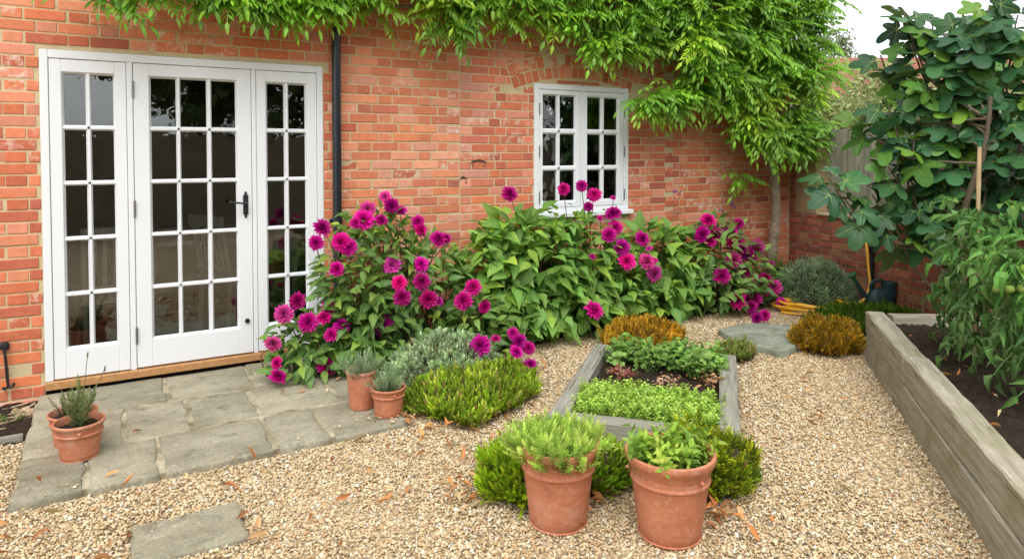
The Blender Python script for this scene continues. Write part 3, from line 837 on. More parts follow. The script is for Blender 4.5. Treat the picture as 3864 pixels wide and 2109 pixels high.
# ------------------------------------------------------------------ glazed doors
def glazed(name, x0, x1, z0, z1, cols_, rows_, parent, yf, glass_y, depth=0.045, bar_d=0.032):
    """frame of stiles and rails with glazing bars; cols_/rows_ = pane edges"""
    m = MB(); b = 0.0035
    px0, px1 = cols_[0][0], cols_[-1][1]; pz1, pz0 = rows_[0][1], rows_[-1][0]
    m.box((x0, yf, z0), (px0, yf+depth, z1), b); m.box((px1, yf, z0), (x1, yf+depth, z1), b)
    m.box((px0-.001, yf+.0004, pz1), (px1+.001, yf+depth-.001, z1-.0005), b); m.box((px0-.001, yf+.0004, z0+.0005), (px1+.001, yf+depth-.001, pz0), b)
    yb = yf+0.012
    def bar(a0, a1, c0, c1, vert):
        # moulded bar: chamfered both sides
        mid = (a0+a1)/2; hw = (a1-a0)/2; f = hw*0.45
        prof = [(-hw, yf+0.026), (-f, yb-.004), (f, yb-.004), (hw, yf+0.026), (hw, yf+depth-.004), (-hw, yf+depth-.004)]
        V = []
        for c in (c0, c1):
            for (o, y) in prof: V.append((mid+o, y, c) if vert else (c, y, mid+o))
        n = 6; F = [(k, (k+1) % n, n+(k+1) % n, n+k) for k in range(n)]
        m.add(V, F if vert else [f[::-1] for f in F])
    for i in range(len(cols_)-1): bar(cols_[i][1], cols_[i+1][0], pz0, pz1, True)
    for i in range(len(rows_)-1): bar(rows_[i+1][1]-.0005, rows_[i][0]+.0005, px0, px1, False)
    # bevelled bead round every opening's outer edge
    bead = 0.012
    for (xa, xb) in ((px0, px0+bead), (px1-bead, px1)):
        s = 1 if xa == px0 else -1; e = px0 if s == 1 else px1
        m.add([(e, yf+.004, pz0), (e+s*bead, yf+.026, pz0), (e+s*bead, yf+.026, pz1), (e, yf+.004, pz1)], [(0, 1, 2, 3) if s == 1 else (3, 2, 1, 0)])
    for e, s in ((pz0, 1), (pz1, -1)):
        m.add([(px0, yf+.004, e), (px1, yf+.004, e), (px1, yf+.026, e+s*bead), (px0, yf+.026, e+s*bead)], [(0, 1, 2, 3) if s == 1 else (3, 2, 1, 0)])
    o = m.build(name, M_white, parent)
    for (za, zb) in rows_:
        for (xa, xb) in cols_:
            q = MB(); q.box((xa-.003, glass_y+rng.normal(0, .0006), za-.003), (xb+.003, glass_y+.004, zb+.003)); q.build('pane', M_glass, o)
    return o
rows = [(1.687, 2.020), (1.333, 1.655), (0.978, 1.303), (0.625, 0.950), (0.264, 0.596)]
fy = -0.004
# outer frame: jambs, head, two mullions
fr = MB(); fr.box((0.0, fy, 0.074), (0.0445, fy+.085, 2.1550), .003); fr.box((1.7045, fy, 0.074), (1.749, fy+.085, 2.1550), .003)
fr.box((0.0447, fy+.0005, 2.1030), (1.7043, fy+.085, 2.1545), .003)
fr.box((0.4700, fy+.0006, 0.074), (0.5040, fy+.085, 2.1027), .003); fr.box((1.2430, fy+.0006, 0.074), (1.2720, fy+.085, 2.1027), .003)
door_frame = fr.build('door_frame', M_white, HOUSE)
gy = fy+.040
glazed('sidelight', 0.0475, 0.4675, 0.080, 2.1000, [(0.113, 0.240), (0.271, 0.405)], rows, HOUSE, fy+.004, gy)
DR = glazed('glazed_door', 0.5070, 1.2400, 0.082, 2.1000, [(0.599, 0.760), (0.789, 0.950), (0.983, 1.148)], rows, HOUSE, fy+.004, gy)
glazed('sidelight', 1.2745, 1.7020, 0.080, 2.1000, [(1.341, 1.469), (1.503, 1.631)], rows, HOUSE, fy+.004, gy)
t = MB(); t.box((0.0, -0.030, 0.024), (1.749, 0.09, 0.073), .004); t.build('threshold', M_oak, HOUSE)
t = MB(); t.box((0.0, 0.0, -0.05), (1.749, 0.2, 0.0235)); t.build('door_sill_base', M_black, HOUSE)
for z in (1.928, 1.143, 0.302):
    h = MB(); 
    for k in range(5): h.lathe([(0.0072, 0.001), (0.0072, 0.020)], (0.5055, fy-.003, z-.055+k*.0215), 10)
    h.lathe([(0.004, 0), (0.0045, 0.004), (0.002, 0.008)], (0.5055, fy-.003, z+.0525), 8)
    h.build('hinge', M_steel, DR, True)
# ornate black lever handle
hx, hz = 1.196, 1.143; hy = fy-.004
hb = MB()
prof = [(0.0, .095), (.006, .090), (.010, .080), (.006, .074), (.016, .066), (.020, .058), (.013, .052), (.017, .045), (.017, -.045), (.013, -.052), (.020, -.058), (.016, -.066), (.006, -.074), (.010, -.080), (.006, -.090), (0.0, -.095)]
outl = [(x, z) for x, z in prof] + [(-x, z) for x, z in prof[-2:0:-1]]
nO = len(outl); V = [(hx+x, hy, hz+z) for x, z in outl] + [(hx+x, hy+.008, hz+z) for x, z in outl]
hb.add(V, [tuple(range(nO))[::-1]] + [(k, (k+1) % nO, nO+(k+1) % nO, nO+k) for k in range(nO)])
hb.tube(spline([(hx, hy, hz+.012), (hx, hy-.035, hz+.012), (hx-.02, hy-.045, hz+.013), (hx-.075, hy-.045, hz+.020), (hx-.105, hy-.044, hz+.024)], 5), [.009]*5+[.0085]*5+[.007]*5+[.0062]*4+[.010]*2, 8)
hb.tube([(hx-.10, hy-.044, hz+.024), (hx-.108, hy-.044, hz+.025), (hx-.116, hy-.044, hz+.026)], [.006, .012, .006], 8)
hb.build('handle', M_iron, DR)
kh = MB(); kh.tube([(1.198, hy+.006, .314), (1.198, hy-.004, .314), (1.198, hy-.006, .314)], [.017, .016, .008], 14); kh.tube([(1.198, hy-.006, .314), (1.198, hy-.014, .314)], .006, 8); kh.build('lock_knob', M_iron, DR)

# ------------------------------------------------------------------ casement window
wf = MB(); wy = -0.006
wf.box((3.617, wy, 0.968), (3.668, wy+.085, 2.126), .003); wf.box((4.640, wy, 0.968), (4.690, wy+.085, 2.126), .003)
wf.box((3.6685, wy+.0005, 2.078), (4.6395, wy+.085, 2.1255), .003); wf.box((3.6685, wy+.0005, 0.968), (4.6395, wy+.085, 1.010), .003)
wf.box((4.127, wy+.0007, 1.0105), (4.147, wy+.085, 2.0775), .003)
WINF = wf.build('window', M_white, HOUSE)
wr = [(1.729, 2.034), (1.392, 1.678), (1.062, 1.345)]
for nm, xa, xb, cc in (('casement', 3.671, 4.1245, [(3.707, 3.866), (3.904, 4.073)]), ('casement', 4.1495, 4.637, [(4.199, 4.367), (4.408, 4.572)])):
    cs = glazed(nm, xa, xb, 1.0135, 2.0750, cc, wr, HOUSE, wy+.003, wy+.040)
    hxp = xa-.002 if xa < 4 else xb+.002
    for z in (1.90, 1.52, 1.11):
        h = MB()
        for k in range(4): h.lathe([(.0065, .001), (.0065, .024)], (hxp, wy-.002, z-.05+k*.026), 8)
        h.build('hinge', M_steel, cs, True)
s = MB(); s.box((3.585, -0.055, 0.924), (4.722, 0.09, 0.9665), .005); s.build('sill', M_white, WINF)

# ------------------------------------------------------------------ drainpipe, hook, vine eye
dp = MB(); dp.tube([(1.838, -0.052, -.02), (1.838, -0.052, 1.2), (1.838, -0.052, 2.75), (1.838, -0.03, 3.1), (1.838, -.05, 4.3)], 0.033, 18); DP = dp.build('drainpipe', M_pipe, HOUSE, True)
for z in (1.0, 2.62):
    b = MB(); b.tube([(1.838, -0.052, z-.045), (1.838, -0.052, z+.045)], .0385, 18); b.box((1.79, -0.03, z-.012), (1.886, 0.008, z+.012)); b.build('collar', M_pipe, DP, True)
hk = MB(); hk.tube([(-0.203, 0.002, .335), (-0.203, -.020, .335), (-0.203, -.024, .335)], [.027, .026, .012], 14)
hk.tube(spline([(-0.202, -.026, .322), (-0.197, -.03, .27), (-0.190, -.03, .15), (-0.186, -.032, .105), (-0.176, -.036, .085), (-0.162, -.036, .090), (-0.156, -.036, .108)], 6), .0085, 8)
hk.tube([(-0.215, 0.0, .075), (-0.205, -.03, .078), (-0.19, -.034, .085)], .008, 8)
hk.build('cabin_hook', M_iron, HOUSE, True)
ve = MB(); ve.tube(spline([(4.93, 0.0, 2.19), (4.93, -.05, 2.19), (4.945, -.06, 2.205), (4.96, -.05, 2.19), (4.945, -.045, 2.175), (4.93, -.05, 2.19)], 5), .004, 6); ve.tube([(4.95, -.05, 2.19), (5.08, -.045, 2.18)], .006, 6); ve.build('vine_eye', M_wire, HOUSE, True)
# two old fixing scars with plugs on the wall
sc_m = simple('burnt_mark', (0.07, 0.05, 0.04), .9, .1, var=.4, vscale=60)
for (x, z, w) in ((3.06, 1.425, .075), (2.915, 1.285, .035)):
    m = MB(); n = 9; V = []
    for i in range(n):
        t = -1+2*i/(n-1); zz = z+.020*(1-t*t); th_ = .016*(1-.6*abs(t))+rng.uniform(0, .004); V += [(x+w*t, -.005, zz-th_*.5), (x+w*t, -.005, zz+th_*.6)]
    m.add(V, [(2*i, 2*i+2, 2*i+3, 2*i+1) for i in range(n-1)]); m.build('scorch_mark', sc_m, HOUSE)
    for s in (-1, 1):
        if w < .05 and s < 0: continue
        m = MB(); m.tube([(x+s*w*.75, .002, z-.022), (x+s*w*.75, -.008, z-.022)], .007, 8); m.build('wall_plug', M_steel, HOUSE)

# ------------------------------------------------------------------ rooms seen through the glass
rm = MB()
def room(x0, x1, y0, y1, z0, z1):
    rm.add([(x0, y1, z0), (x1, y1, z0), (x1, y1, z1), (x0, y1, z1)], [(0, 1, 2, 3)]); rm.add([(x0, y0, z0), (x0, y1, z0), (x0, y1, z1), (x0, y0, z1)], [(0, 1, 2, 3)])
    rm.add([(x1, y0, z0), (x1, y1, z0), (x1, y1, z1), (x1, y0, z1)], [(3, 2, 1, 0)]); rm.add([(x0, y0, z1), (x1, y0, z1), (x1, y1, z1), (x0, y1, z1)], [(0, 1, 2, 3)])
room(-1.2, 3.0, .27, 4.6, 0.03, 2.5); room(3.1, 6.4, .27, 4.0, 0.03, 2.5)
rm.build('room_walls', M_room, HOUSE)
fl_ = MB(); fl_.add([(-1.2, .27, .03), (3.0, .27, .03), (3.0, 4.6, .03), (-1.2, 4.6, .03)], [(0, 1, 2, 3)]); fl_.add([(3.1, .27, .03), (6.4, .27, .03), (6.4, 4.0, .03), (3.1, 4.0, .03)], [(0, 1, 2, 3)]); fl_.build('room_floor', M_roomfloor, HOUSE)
def chair(label, cx, cy, ang):
    T = thing('dining_chair', label, 'chair', (cx, cy, .03), group='chairs seen through the glazed doors')
    Mx = oriented((cx, cy), ang, .03)
    def P(name, fn):
        m = MB(); fn(m); m.build(name, M_chair, T, M=Mx)
    P('seat', lambda m: m.box((-.21, -.20, .43), (.21, .20, .46), .006))
    for sx in (-1, 1):
        P('leg', lambda m: m.tube([(sx*.18, .17, .43), (sx*.19, .18, 0)], [.02, .014], 8))
        P('leg', lambda m: m.tube(spline([(sx*.18, -.19, 0), (sx*.18, -.17, .45), (sx*.19, -.25, .95)], 4), .018, 8))
        
    P('top_rail', lambda m: m.box((-.21, -.27, .88), (.21, -.235, .97), .006)); P('back_rail', lambda m: m.box((-.18, -.205, .52), (.18, -.185, .56)))
    for k in range(5):
        x = -.13+.065*k; P('slat', lambda m: m.add([(x-.014, -.198, .56), (x+.014, -.198, .56), (x+.014, -.25, .88), (x-.014, -.25, .88), (x-.014, -.188, .56), (x+.014, -.188, .56), (x+.014, -.24, .88), (x-.014, -.24, .88)], [(0, 1, 2, 3), (7, 6, 5, 4), (0, 3, 7, 4), (1, 5, 6, 2)]))
chair('pale slat-back chair just inside the left sidelight', .36, .56, math.radians(8))
chair('pale chair turned sideways behind the glazed door table', 1.25, 1.05, math.radians(-60))
T = thing('dining_table', 'pale painted table with turned legs inside the glazed door', 'table', (1.0, 1.6, .03))
m = MB(); m.box((.55, 1.1, .74), (1.9, 2.3, .78), .006); m.build('table_top', M_chair, T)
for x, y in ((.65, 1.2), (1.8, 1.2), (.65, 2.2), (1.8, 2.2)):
    m = MB(); m.lathe([(.018, 0), (.022, .05), (.03, .3), (.022, .42), (.036, .5), (.036, .71)], (x, y, .03), 12); m.build('leg', M_chair, T, True)
def curtain_mat():
    m, nt, out = new_mat('leaf_print_curtain')
    pos = nd(nt, 'ShaderNodeNewGeometry').outputs['Position']
    v = nd(nt, 'ShaderNodeTexVoronoi', {'Vector': nd(nt, 'ShaderNodeMapping', {'Vector': pos, 'Rotation': (0, .6, 0), 'Scale': (34, 1, 17)}).outputs[0], 'Scale': 1.0}).outputs['Distance']
    wv = nd(nt, 'ShaderNodeTexWave', {'Vector': pos, 'Scale': 5.0, 'Distortion': 9.0, 'Detail': 1.0}).outputs['Fac']
    c = mixc(nt, ramp(nt, v, .20, .28, 0.85, 0), (0.58, 0.55, 0.48), (0.17, 0.09, 0.08))
    c = mixc(nt, ramp(nt, wv, .93, .97, 0, .7), c, (0.22, 0.15, 0.11))
    finish(nt, out, c, .9, .1); return m
cv = []; n = 26
for i in range(n):
    x = 4.41+.15*i/(n-1); y = .105+.014*math.sin(i*1.25); cv += [(x, y, .6), (x, y, 2.12)]
obj('curtain', mesh_np('curtain', cv, [(2*i, 2*i+2, 2*i+3, 2*i+1) for i in range(n-1)], curtain_mat(), True), HOUSE)
m = MB(); m.box((4.6895, .09, .95), (4.70, .25, 2.12)); m.build('window_reveal', M_curt_rev, HOUSE)
T = thing('framed_picture', 'dark framed picture hanging inside the casement window room', 'picture', (4.75, 3.95, 1.35))
m = MB()
for a, b, c, d in ((4.45, 5.25, 1.05, 1.12), (4.45, 5.25, 1.78, 1.85), (4.45, 4.52, 1.12, 1.78), (5.18, 5.25, 1.12, 1.78)): m.box((a, 3.93, c), (b, 3.985, d))
m.build('frame', M_black, T); m = MB(); m.box((4.52, 3.96, 1.12), (5.18, 3.984, 1.78)); m.build('mount', M_pic, T)

# ================================================================== BOUNDARY WALL + FENCE
BW_D = unit((-0.232, -0.973)); BW_O = np.array([7.07, 0.0]); BW_N = np.array([-BW_D[1], BW_D[0]])  # normal away from garden: +x
if BW_N[0] < 0: BW_N = -BW_N
bang = math.atan2(BW_D[1], BW_D[0])
BW = thing('boundary_wall', 'low weathered brick garden wall with buff coping below the fence', 'wall', (6.7, -1.5, 0))
MBW = Matrix(((BW_D[0], BW_N[0], 0, BW_O[0]), (BW_D[1], BW_N[1], 0, BW_O[1]), (0, 0, 1, 0), (0, 0, 0, 1)))   # local x along, y away from garden
m = MB(); m.box((-.02, 0.008, -.2), (6.0, .24, .835)); MASON = m.build('masonry', M_mortar2, BW, M=MBW)
b2 = []; lay(b2, 0.0, 3.6, -.05, .832, -0.012, .0725, 0.03, [], joint=.012, L=.205, H=.100)
pos, scl, var, cols, rot = [], [], [], [], []
P2 = [(0.27, 0.085, 0.050), (0.31, 0.10, 0.058), (0.23, 0.075, 0.05), (0.29, 0.14, 0.07), (0.34, 0.125, 0.07), (0.21, 0.08, 0.058)]
Rw = np.array([[BW_D[0], BW_N[0], 0], [BW_D[1], BW_N[1], 0], [0, 0, 1]])
for (a, b, c, d, t) in b2:
    lp = np.array([(a+b)/2, rng.normal(0, .004), (c+d)/2]); w, h = b-a, d-c
    pos.append(Rw @ lp + np.array([BW_O[0], BW_O[1], 0])); scl.append((w, 1, h)); var.append(rng.integers(0, 8) if w/h > 2.1 else 8+rng.integers(0, 6))
    cols.append(np.array(P2[rng.choice(6, p=[.28, .22, .15, .13, .14, .08])])*rng.uniform(.85, 1.2)); rot.append(Rw)
pos, scl, var, cols, rot = map(np.array, (pos, scl, var, cols, rot))
for o in [scatter(BW, 'brick', BPROT, M_brick2, pos, rot, scl, var, cols, 230, rest='brickwork', score=-pos[:, 0]*0 + pos[:, 1], smooth=False)]: pass
m = MB()
xx = 0.46
while xx < 6: m.box((xx, -.02+rng.normal(0, .004), .836), (xx+.6, .25, .862+rng.normal(0, .002)), .006); xx += .604
m.build('coping', M_coping, BW, M=MBW)
m = MB(); m.box((0.075, 0.004, .836), (0.43, .25, 1.66), .01); m.build('rendered_pier', M_render, BW, M=MBW)
m = MB(); m.box((-.06, 0.012, .8355), (0.074, .245, 1.655)); m.build('pier_mortar', M_mortar2, BW, M=MBW)
m = MB()
for k in range(11): m.box((0.005, 0.0, .838+k*.0745), (0.07+.03*((k*7) % 3)*.5, .03, .838+k*.0745+.064), .004)
m.build('pier_edge_bricks', M_brick2, BW, M=MBW, color=(.30, .09, .05), kind='stuff')
FN = thing('board_fence', 'weathered grey vertical board fence standing on the garden wall', 'fence', tuple(BW_O+BW_D*2)+(.86,))
fence_protos = []
for k in range(4):
    m = MB(); w = .098
    m.add([(0, .0, .868), (w, .014, .868), (w, .014, 1.76+rng.normal(0, .004)), (0, .0, 1.76+rng.normal(0, .004)), (0, .02, .868), (w, .02, .868), (w, .02, 1.755), (0, .02, 1.755)], [(0, 1, 2, 3), (7, 6, 5, 4), (0, 3, 7, 4), (1, 5, 6, 2), (3, 2, 6, 7)])
    fence_protos.append(mesh_np('board', m.V, m.F, M_fence))
k = 0; xx = .44
Rt = Matrix(((0, 0, 1, 0), (0, 1, 0, 0), (1, 0, 0, 0), (0, 0, 0, 1)))
while xx < 5.9:
    obj('board', fence_protos[k % 4], FN, MBW @ Matrix.Translation((xx, .15+rng.normal(0, .002), rng.normal(0, .004)))); xx += .094; k += 1
m = MB(); m.box((.44, .172, 1.05), (5.9, .21, 1.12)); m.box((.44, .172, 1.5), (5.9, .21, 1.57)); m.build('rail', M_fence, FN, M=MBW, kind='stuff')

# ------------------------------------------------------------------ beds of sleepers
def sleeper(name, parent, a, d, n, length, width, z0, z1, mat, bev=.008):
    """beam starting at a, running along d, its width towards n; local x runs along the beam for the grain"""
    d = np.array(d); n = np.array(n)
    M = Matrix(((d[0], n[0], 0, a[0]), (d[1], n[1], 0, a[1]), (0, 0, 1, 0), (0, 0, 0, 1)))
    m = MB(); ns = max(2, int(length/.12)); V = []; F = []
    sec = [(0, z0+bev), (bev, z0), (width-bev, z0), (width, z0+bev), (width, z1-bev), (width-bev, z1), (bev, z1), (0, z1-bev)]
    for i in range(ns+1):
        x = length*i/ns
        for (y, z) in sec: V.append((x, y+rng.normal(0, .0022), z+rng.normal(0, .0018)))
    k = len(sec)
    for i in range(ns):
        for j in range(k): F.append((i*k+j, i*k+(j+1) % k, (i+1)*k+(j+1) % k, (i+1)*k+j))
    F.append(tuple(range(k))[::-1]); F.append(tuple(range(ns*k, ns*k+k)))
    if np.cross([d[0], d[1], 0], [n[0], n[1], 0])[2] > 0: F = [f[::-1] for f in F]
    return obj(name, mesh_np(name, V, F, mat), parent, M)
HBED = thing('herb_bed', 'low rectangular herb bed edged with grey timbers amid the gravel', 'planting bed', (3.2, -2.0, 0))
wd = .105; zt = .112
sleeper('timber', HBED, HB_O, HB_A, HB_B, HB_L, wd, -.06, zt, M_sleeper2)
sleeper('timber', HBED, HB_O+HB_B*(HB_W-wd), HB_A, HB_B, HB_L*.99, wd, -.06, zt, M_sleeper2)
sleeper('timber', HBED, HB_O+HB_B*(wd+.003)+HB_A*.0, HB_B, HB_A, HB_W-2*wd-.006, wd, -.06, zt-.006, M_sleeper2)
sleeper('timber', HBED, HB_O+HB_B*(wd+.003)+HB_A*(HB_L-wd), HB_B, HB_A, HB_W-2*wd-.006, wd*.8, -.06, zt-.012, M_sleeper2)
soil_patch('soil', [HB_O+HB_A*.1+HB_B*.1, HB_O+HB_A*(HB_L-.1)+HB_B*.1, HB_O+HB_A*(HB_L-.1)+HB_B*(HB_W-.1), HB_O+HB_A*.1+HB_B*(HB_W-.1)], .045, .014, .022, HBED, None)
RBED = thing('raised_bed', 'tall raised bed of weathered oak sleepers with dark soil at right', 'planting bed', (4.4, -3.0, 0))
sw = .125
h1 = .165
for z0, z1, cuts in ((-.05, h1-.004, (0, 1.30, 3.9)), (h1+.003, .335, (0, 1.18, 3.9))):
    for a, b in zip(cuts[:-1], cuts[1:]): sleeper('sleeper', RBED, RB_C+RB_U*(a+(.004 if a else 0))+RB_N*rng.uniform(-.004, .005), RB_U, RB_N, b-a-.006, sw, z0, z1, M_sleeper, .009)
sleeper('sleeper', RBED, RB_C+RB_V*.15, RB_V, unit((-.564, -.826)), 1.5, .1, -.05, h1-.003, M_sleeper)
sleeper('sleeper', RBED, RB_C+RB_V*.15, RB_V, unit((-.564, -.826)), 1.5, .1, h1+.002, .325, M_sleeper)
soil_patch('soil', [RB_C+RB_U*-.0+RB_N*.1, RB_C+RB_U*3.8+RB_N*.1, RB_C+RB_U*3.8+RB_N*2, RB_C+RB_V*1.6], .265, .018, .03, RBED, None)
m = MB(); m.box((0, 0, -.06), (1.9, .03, .012), .004); tl = m.build('timber_edging', M_sleeper2, None, M=Matrix.Translation((-1.95, -.755, 0)) @ Matrix.Rotation(.02, 4, 'Z')); tag(tl, 'thin grey edging board between soil and gravel left of the patio', 'edging board')

# ================================================================== POTS
def pot(label, c, z0, h, rb, rr, kind, tilt=0.0):
    T = thing('terracotta_pot', label, 'pot', (c[0], c[1], z0))
    t = max(.008, rr*.075)
    if kind == 'belt':
        lip = h*.075
        pr = [(rb*.97, 0), (rb*1.03, .004), (rb*1.04, h*.025), (rb*.985, h*.035)]
        for f in np.linspace(.05, .66, 7): pr.append((rb+(rr*.90-rb)*f/.86*.92, h*f))
        rm_ = rb+(rr*.90-rb)*.70/.86*.92
        pr += [(rm_+.002, h*.68), (rm_+.007, h*.692), (rm_+.007, h*.71), (rm_+.003, h*.722), (rm_+.001, h*.74), (rm_+.004, h*.80), (rr*.93, h*.88), (rr*.955, h-lip*1.4), (rr*.97, h-lip*1.15), (rr*.985, h-lip), (rr, h-lip*.45), (rr*.99, h-.002), (rr*.975, h)]
    else:
        pr = [(rb*.98, 0), (rb, .004)]
        for f in np.linspace(.05, .9, 8): pr.append((rb+(rr*.965-rb)*f, h*f))
        pr += [(rr*.99, h*.915), (rr*1.0, h*.925), (rr*1.01, h*.96), (rr*1.0, h*.99), (rr*.98, h)]
    inn = [(rr-t*1.0, h), (rr-t*1.3, h-.006), (rr-t*1.8, h*.86), (rr-t*1.9, h*.74)]
    m = MB(); m.lathe(pr+inn, (c[0], c[1], z0), 48, False)
    if kind == 'belt':
        for a in (2.6, 4.75):
            ax = (c[0]+rr*.905*math.cos(a), c[1]+rr*.905*math.sin(a), z0+h*.80); m.tube([ax, (ax[0]+.012*math.cos(a), ax[1]+.012*math.sin(a), ax[2]), (ax[0]+.016*math.cos(a), ax[1]+.016*math.sin(a), ax[2])], [.008, .006, .001], 10, False)
    m.build('body', M_terra, T, True)
    V = []; F = []; n = 24; rings = 5; zs = z0+h*.80
    for i in range(rings+1):
        r = (rr-t*1.7)*i/rings
        for k in range(n): a = 2*PI*k/n; V.append((c[0]+r*math.cos(a), c[1]+r*math.sin(a), zs+rng.normal(0, .004)))
    for i in range(rings):
        for k in range(n): F.append((i*n+k, i*n+(k+1) % n, (i+1)*n+(k+1) % n, (i+1)*n+k))
    obj('soil', mesh_np('soil', V, F, M_soil, True), T)
    return T, zs
_, zsR = pot('large terracotta pot of mint at front, rightmost of the pots', (2.318, -3.105), -.03, .342, .123, .183, 'belt')
_, zsL = pot('large terracotta pot of narrow-leaved herb at front, left of the mint pot', (1.979, -2.800), -.03, .340, .118, .173, 'belt')
_, zs1 = pot('small terracotta pot standing in front on the left of the patio', (0.222, -1.145), 0.0, .182, .083, .116, 'belt')
_, zs1b = pot('small terracotta pot partly hidden behind its twin on the left patio', (0.186, -0.935), 0.0, .165, .083, .116, 'belt')
_, zs2 = pot('small belted terracotta pot in front of the tall plain one by the heather', (1.747, -1.390), 0.0, .160, .077, .102, 'belt')
_, zsT = pot('tall plain terracotta pot with rolled rim beside the dahlias', (1.648, -1.205), 0.0, .224, .072, .093, 'plain')

# ================================================================== PLANT HELPERS
def hemi(n, up=0.0):
    v = rng.normal(size=(n, 3)); v /= np.linalg.norm(v, axis=1)[:, None]; v[:, 2] = np.abs(v[:, 2])*(1) + up; return v/np.linalg.norm(v, axis=1)[:, None]

def sprig(n=14, L=1.0, ll=.22, lw=.06, ang=.7, base=.12, taper=.55, shade0=.62, shade1=1.15, tip=True, stem=.012, whorl=2.4, bend=.0):
    """short shoot along +y with many small leaves; leaf = two triangles folded along the middle"""
    parts = []; V, F, E, Sh = [], [], [], []
    for i in range(n):
        t = base+(1-base)*i/max(1, n-1); a = i*whorl+rng.uniform(-.3, .3)
        l = ll*(1-taper*t*.6)*rng.uniform(.85, 1.1); an = ang*(1-.55*t)
        if tip and i >= n-2: an *= .3
        side = np.array([math.cos(a), 0, math.sin(a)]); d = side*math.sin(an)+np.array([0, math.cos(an), 0])
        nr = side*math.cos(an)*-1+np.array([0, math.sin(an), 0]); x = np.cross(d, nr)
        p = np.array([bend*t*t, t*L*.92, 0]); w = lw*(1-taper*t*.5)
        q = [p, p+d*l*.5+x*w/2+nr*w*.18, p+d*l, p+d*l*.5-x*w/2+nr*w*.18]
        b = len(V); V += q; F += [(b, b+1, b+2), (b, b+2, b+3)]
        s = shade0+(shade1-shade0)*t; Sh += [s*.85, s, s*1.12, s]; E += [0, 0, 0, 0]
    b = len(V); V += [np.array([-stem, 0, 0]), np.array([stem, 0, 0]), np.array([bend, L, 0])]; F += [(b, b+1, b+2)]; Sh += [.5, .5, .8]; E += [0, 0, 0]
    return np.array(V, float), np.array(F, np.int32), np.array(E, float), np.array(Sh, float)

def mound(name, label, cat, c, rx, ry, h, n, protos, mat, cols, slen, up=.55, z0=0.0, ang=0.0, core=.80, wob=.12, lower=.15, group=None, fill=.25, tipcols=None):
    """domed shrub: shoots standing out of a solid dark core"""
    T = thing(name, label, cat, (c[0], c[1], z0), group)
    ca, sa = math.cos(ang), math.sin(ang); Rz = np.array([[ca, -sa, 0], [sa, ca, 0], [0, 0, 1]])
    d = hemi(n); d[:, 2] = d[:, 2]*(1-lower*.3)
    d /= np.linalg.norm(d, axis=1)[:, None]
    ph = rng.uniform(0, 6.28, 6)
    az = np.arctan2(d[:, 1], d[:, 0])
    f = 1+wob*(np.sin(3*az+ph[0])*.5+np.sin(5*az+ph[1]+3*d[:, 2])*.4+np.sin(9*az+ph[2]+7*d[:, 2])*.35)
    rad = f*np.where(rng.random(n) < fill, rng.uniform(.72, .95, n), rng.uniform(.95, 1.02, n))
    p = d*np.array([rx, ry, h])*rad[:, None]
    nr = d/np.array([rx, ry, h]); nr /= np.linalg.norm(nr, axis=1)[:, None]
    dirv = nr*(1-up)+np.array([0, 0, up])+rng.normal(0, .22, (n, 3)); dirv /= np.linalg.norm(dirv, axis=1)[:, None]
    pat = np.sin(d[:, 0]*5+ph[3]+2*d[:, 2])*np.sin(d[:, 1]*6+ph[4])+.6*np.sin(d[:, 0]*13+ph[5])*np.sin(d[:, 1]*11+d[:, 2]*9)
    L = slen*rng.uniform(.65, 1.3, n)*(1+.18*pat)*np.where(rng.random(n) < .04, 1.6, 1.0)
    base = p-dirv*L[:, None]*.75
    base[:, 2] = np.maximum(base[:, 2], 0.0)
    R = frames(dirv, rng.normal(size=(n, 3)))
    pos = base @ Rz.T + np.array([c[0], c[1], z0]); R = np.einsum('ij,njk->nik', Rz, R)
    cc = np.array(cols)[rng.integers(0, len(cols), n)]*rng.uniform(.80, 1.15, (n, 1))*(1+.20*pat)[:, None]
    cc = np.where((rng.random(n) < .035)[:, None], np.array([0.30, 0.19, 0.09]), cc)
    V, F, at = join_set(protos, pos, R, L, rng.integers(0, len(protos), n), cc)
    obj('foliage', mesh_np('foliage', V, F, mat, False, at), T, kind='stuff')
    # added closed dark dome under the shoots, stops views through the shrub
    m = MB(); nn, rr_ = 18, 7; V = []; F = []
    for i in range(rr_+1):
        e = PI/2*i/rr_
        for k in range(nn):
            a = 2*PI*k/nn; ff = core*(1+wob*(math.sin(3*a+ph[0])*.5+math.sin(5*a+ph[1]+3*math.sin(e))*.4))
            q = Rz @ np.array([rx*ff*math.cos(e)*math.cos(a), ry*ff*math.cos(e)*math.sin(a), h*ff*math.sin(e)]); V.append(q+np.array([c[0], c[1], z0]))
    for i in range(rr_):
        for k in range(nn): F.append((i*nn+k, i*nn+(k+1) % nn, (i+1)*nn+(k+1) % nn, (i+1)*nn+k))
    obj('dark_core', mesh_np('dark_core', V, F, M_core_dark, True), T)
    return T

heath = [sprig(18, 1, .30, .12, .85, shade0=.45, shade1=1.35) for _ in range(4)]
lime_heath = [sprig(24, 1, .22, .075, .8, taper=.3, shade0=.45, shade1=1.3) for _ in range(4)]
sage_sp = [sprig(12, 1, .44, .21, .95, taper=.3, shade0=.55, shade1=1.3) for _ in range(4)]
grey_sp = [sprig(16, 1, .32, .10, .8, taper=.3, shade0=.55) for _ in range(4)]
cyp = []
for _ in range(4):      # flat whipcord sprays
    pp = []
    for k in range(7):
        t = .15+.12*k; s = (-1)**k
        q = sprig(9, .42*(1-.35*t)+.12, .13, .10, .4, taper=.2, shade0=.6, shade1=1.4, stem=.03)
        pp.append(place((q[0], q[1], q[2], q[3]), (0, t*.8, 0), (s*.55, .85, rng.normal(0, .15)), (0, 0, 1), 1.0))
        pp[-1] = (pp[-1][0], pp[-1][1], pp[-1][2], q[3])
    cyp.append(combine(pp))
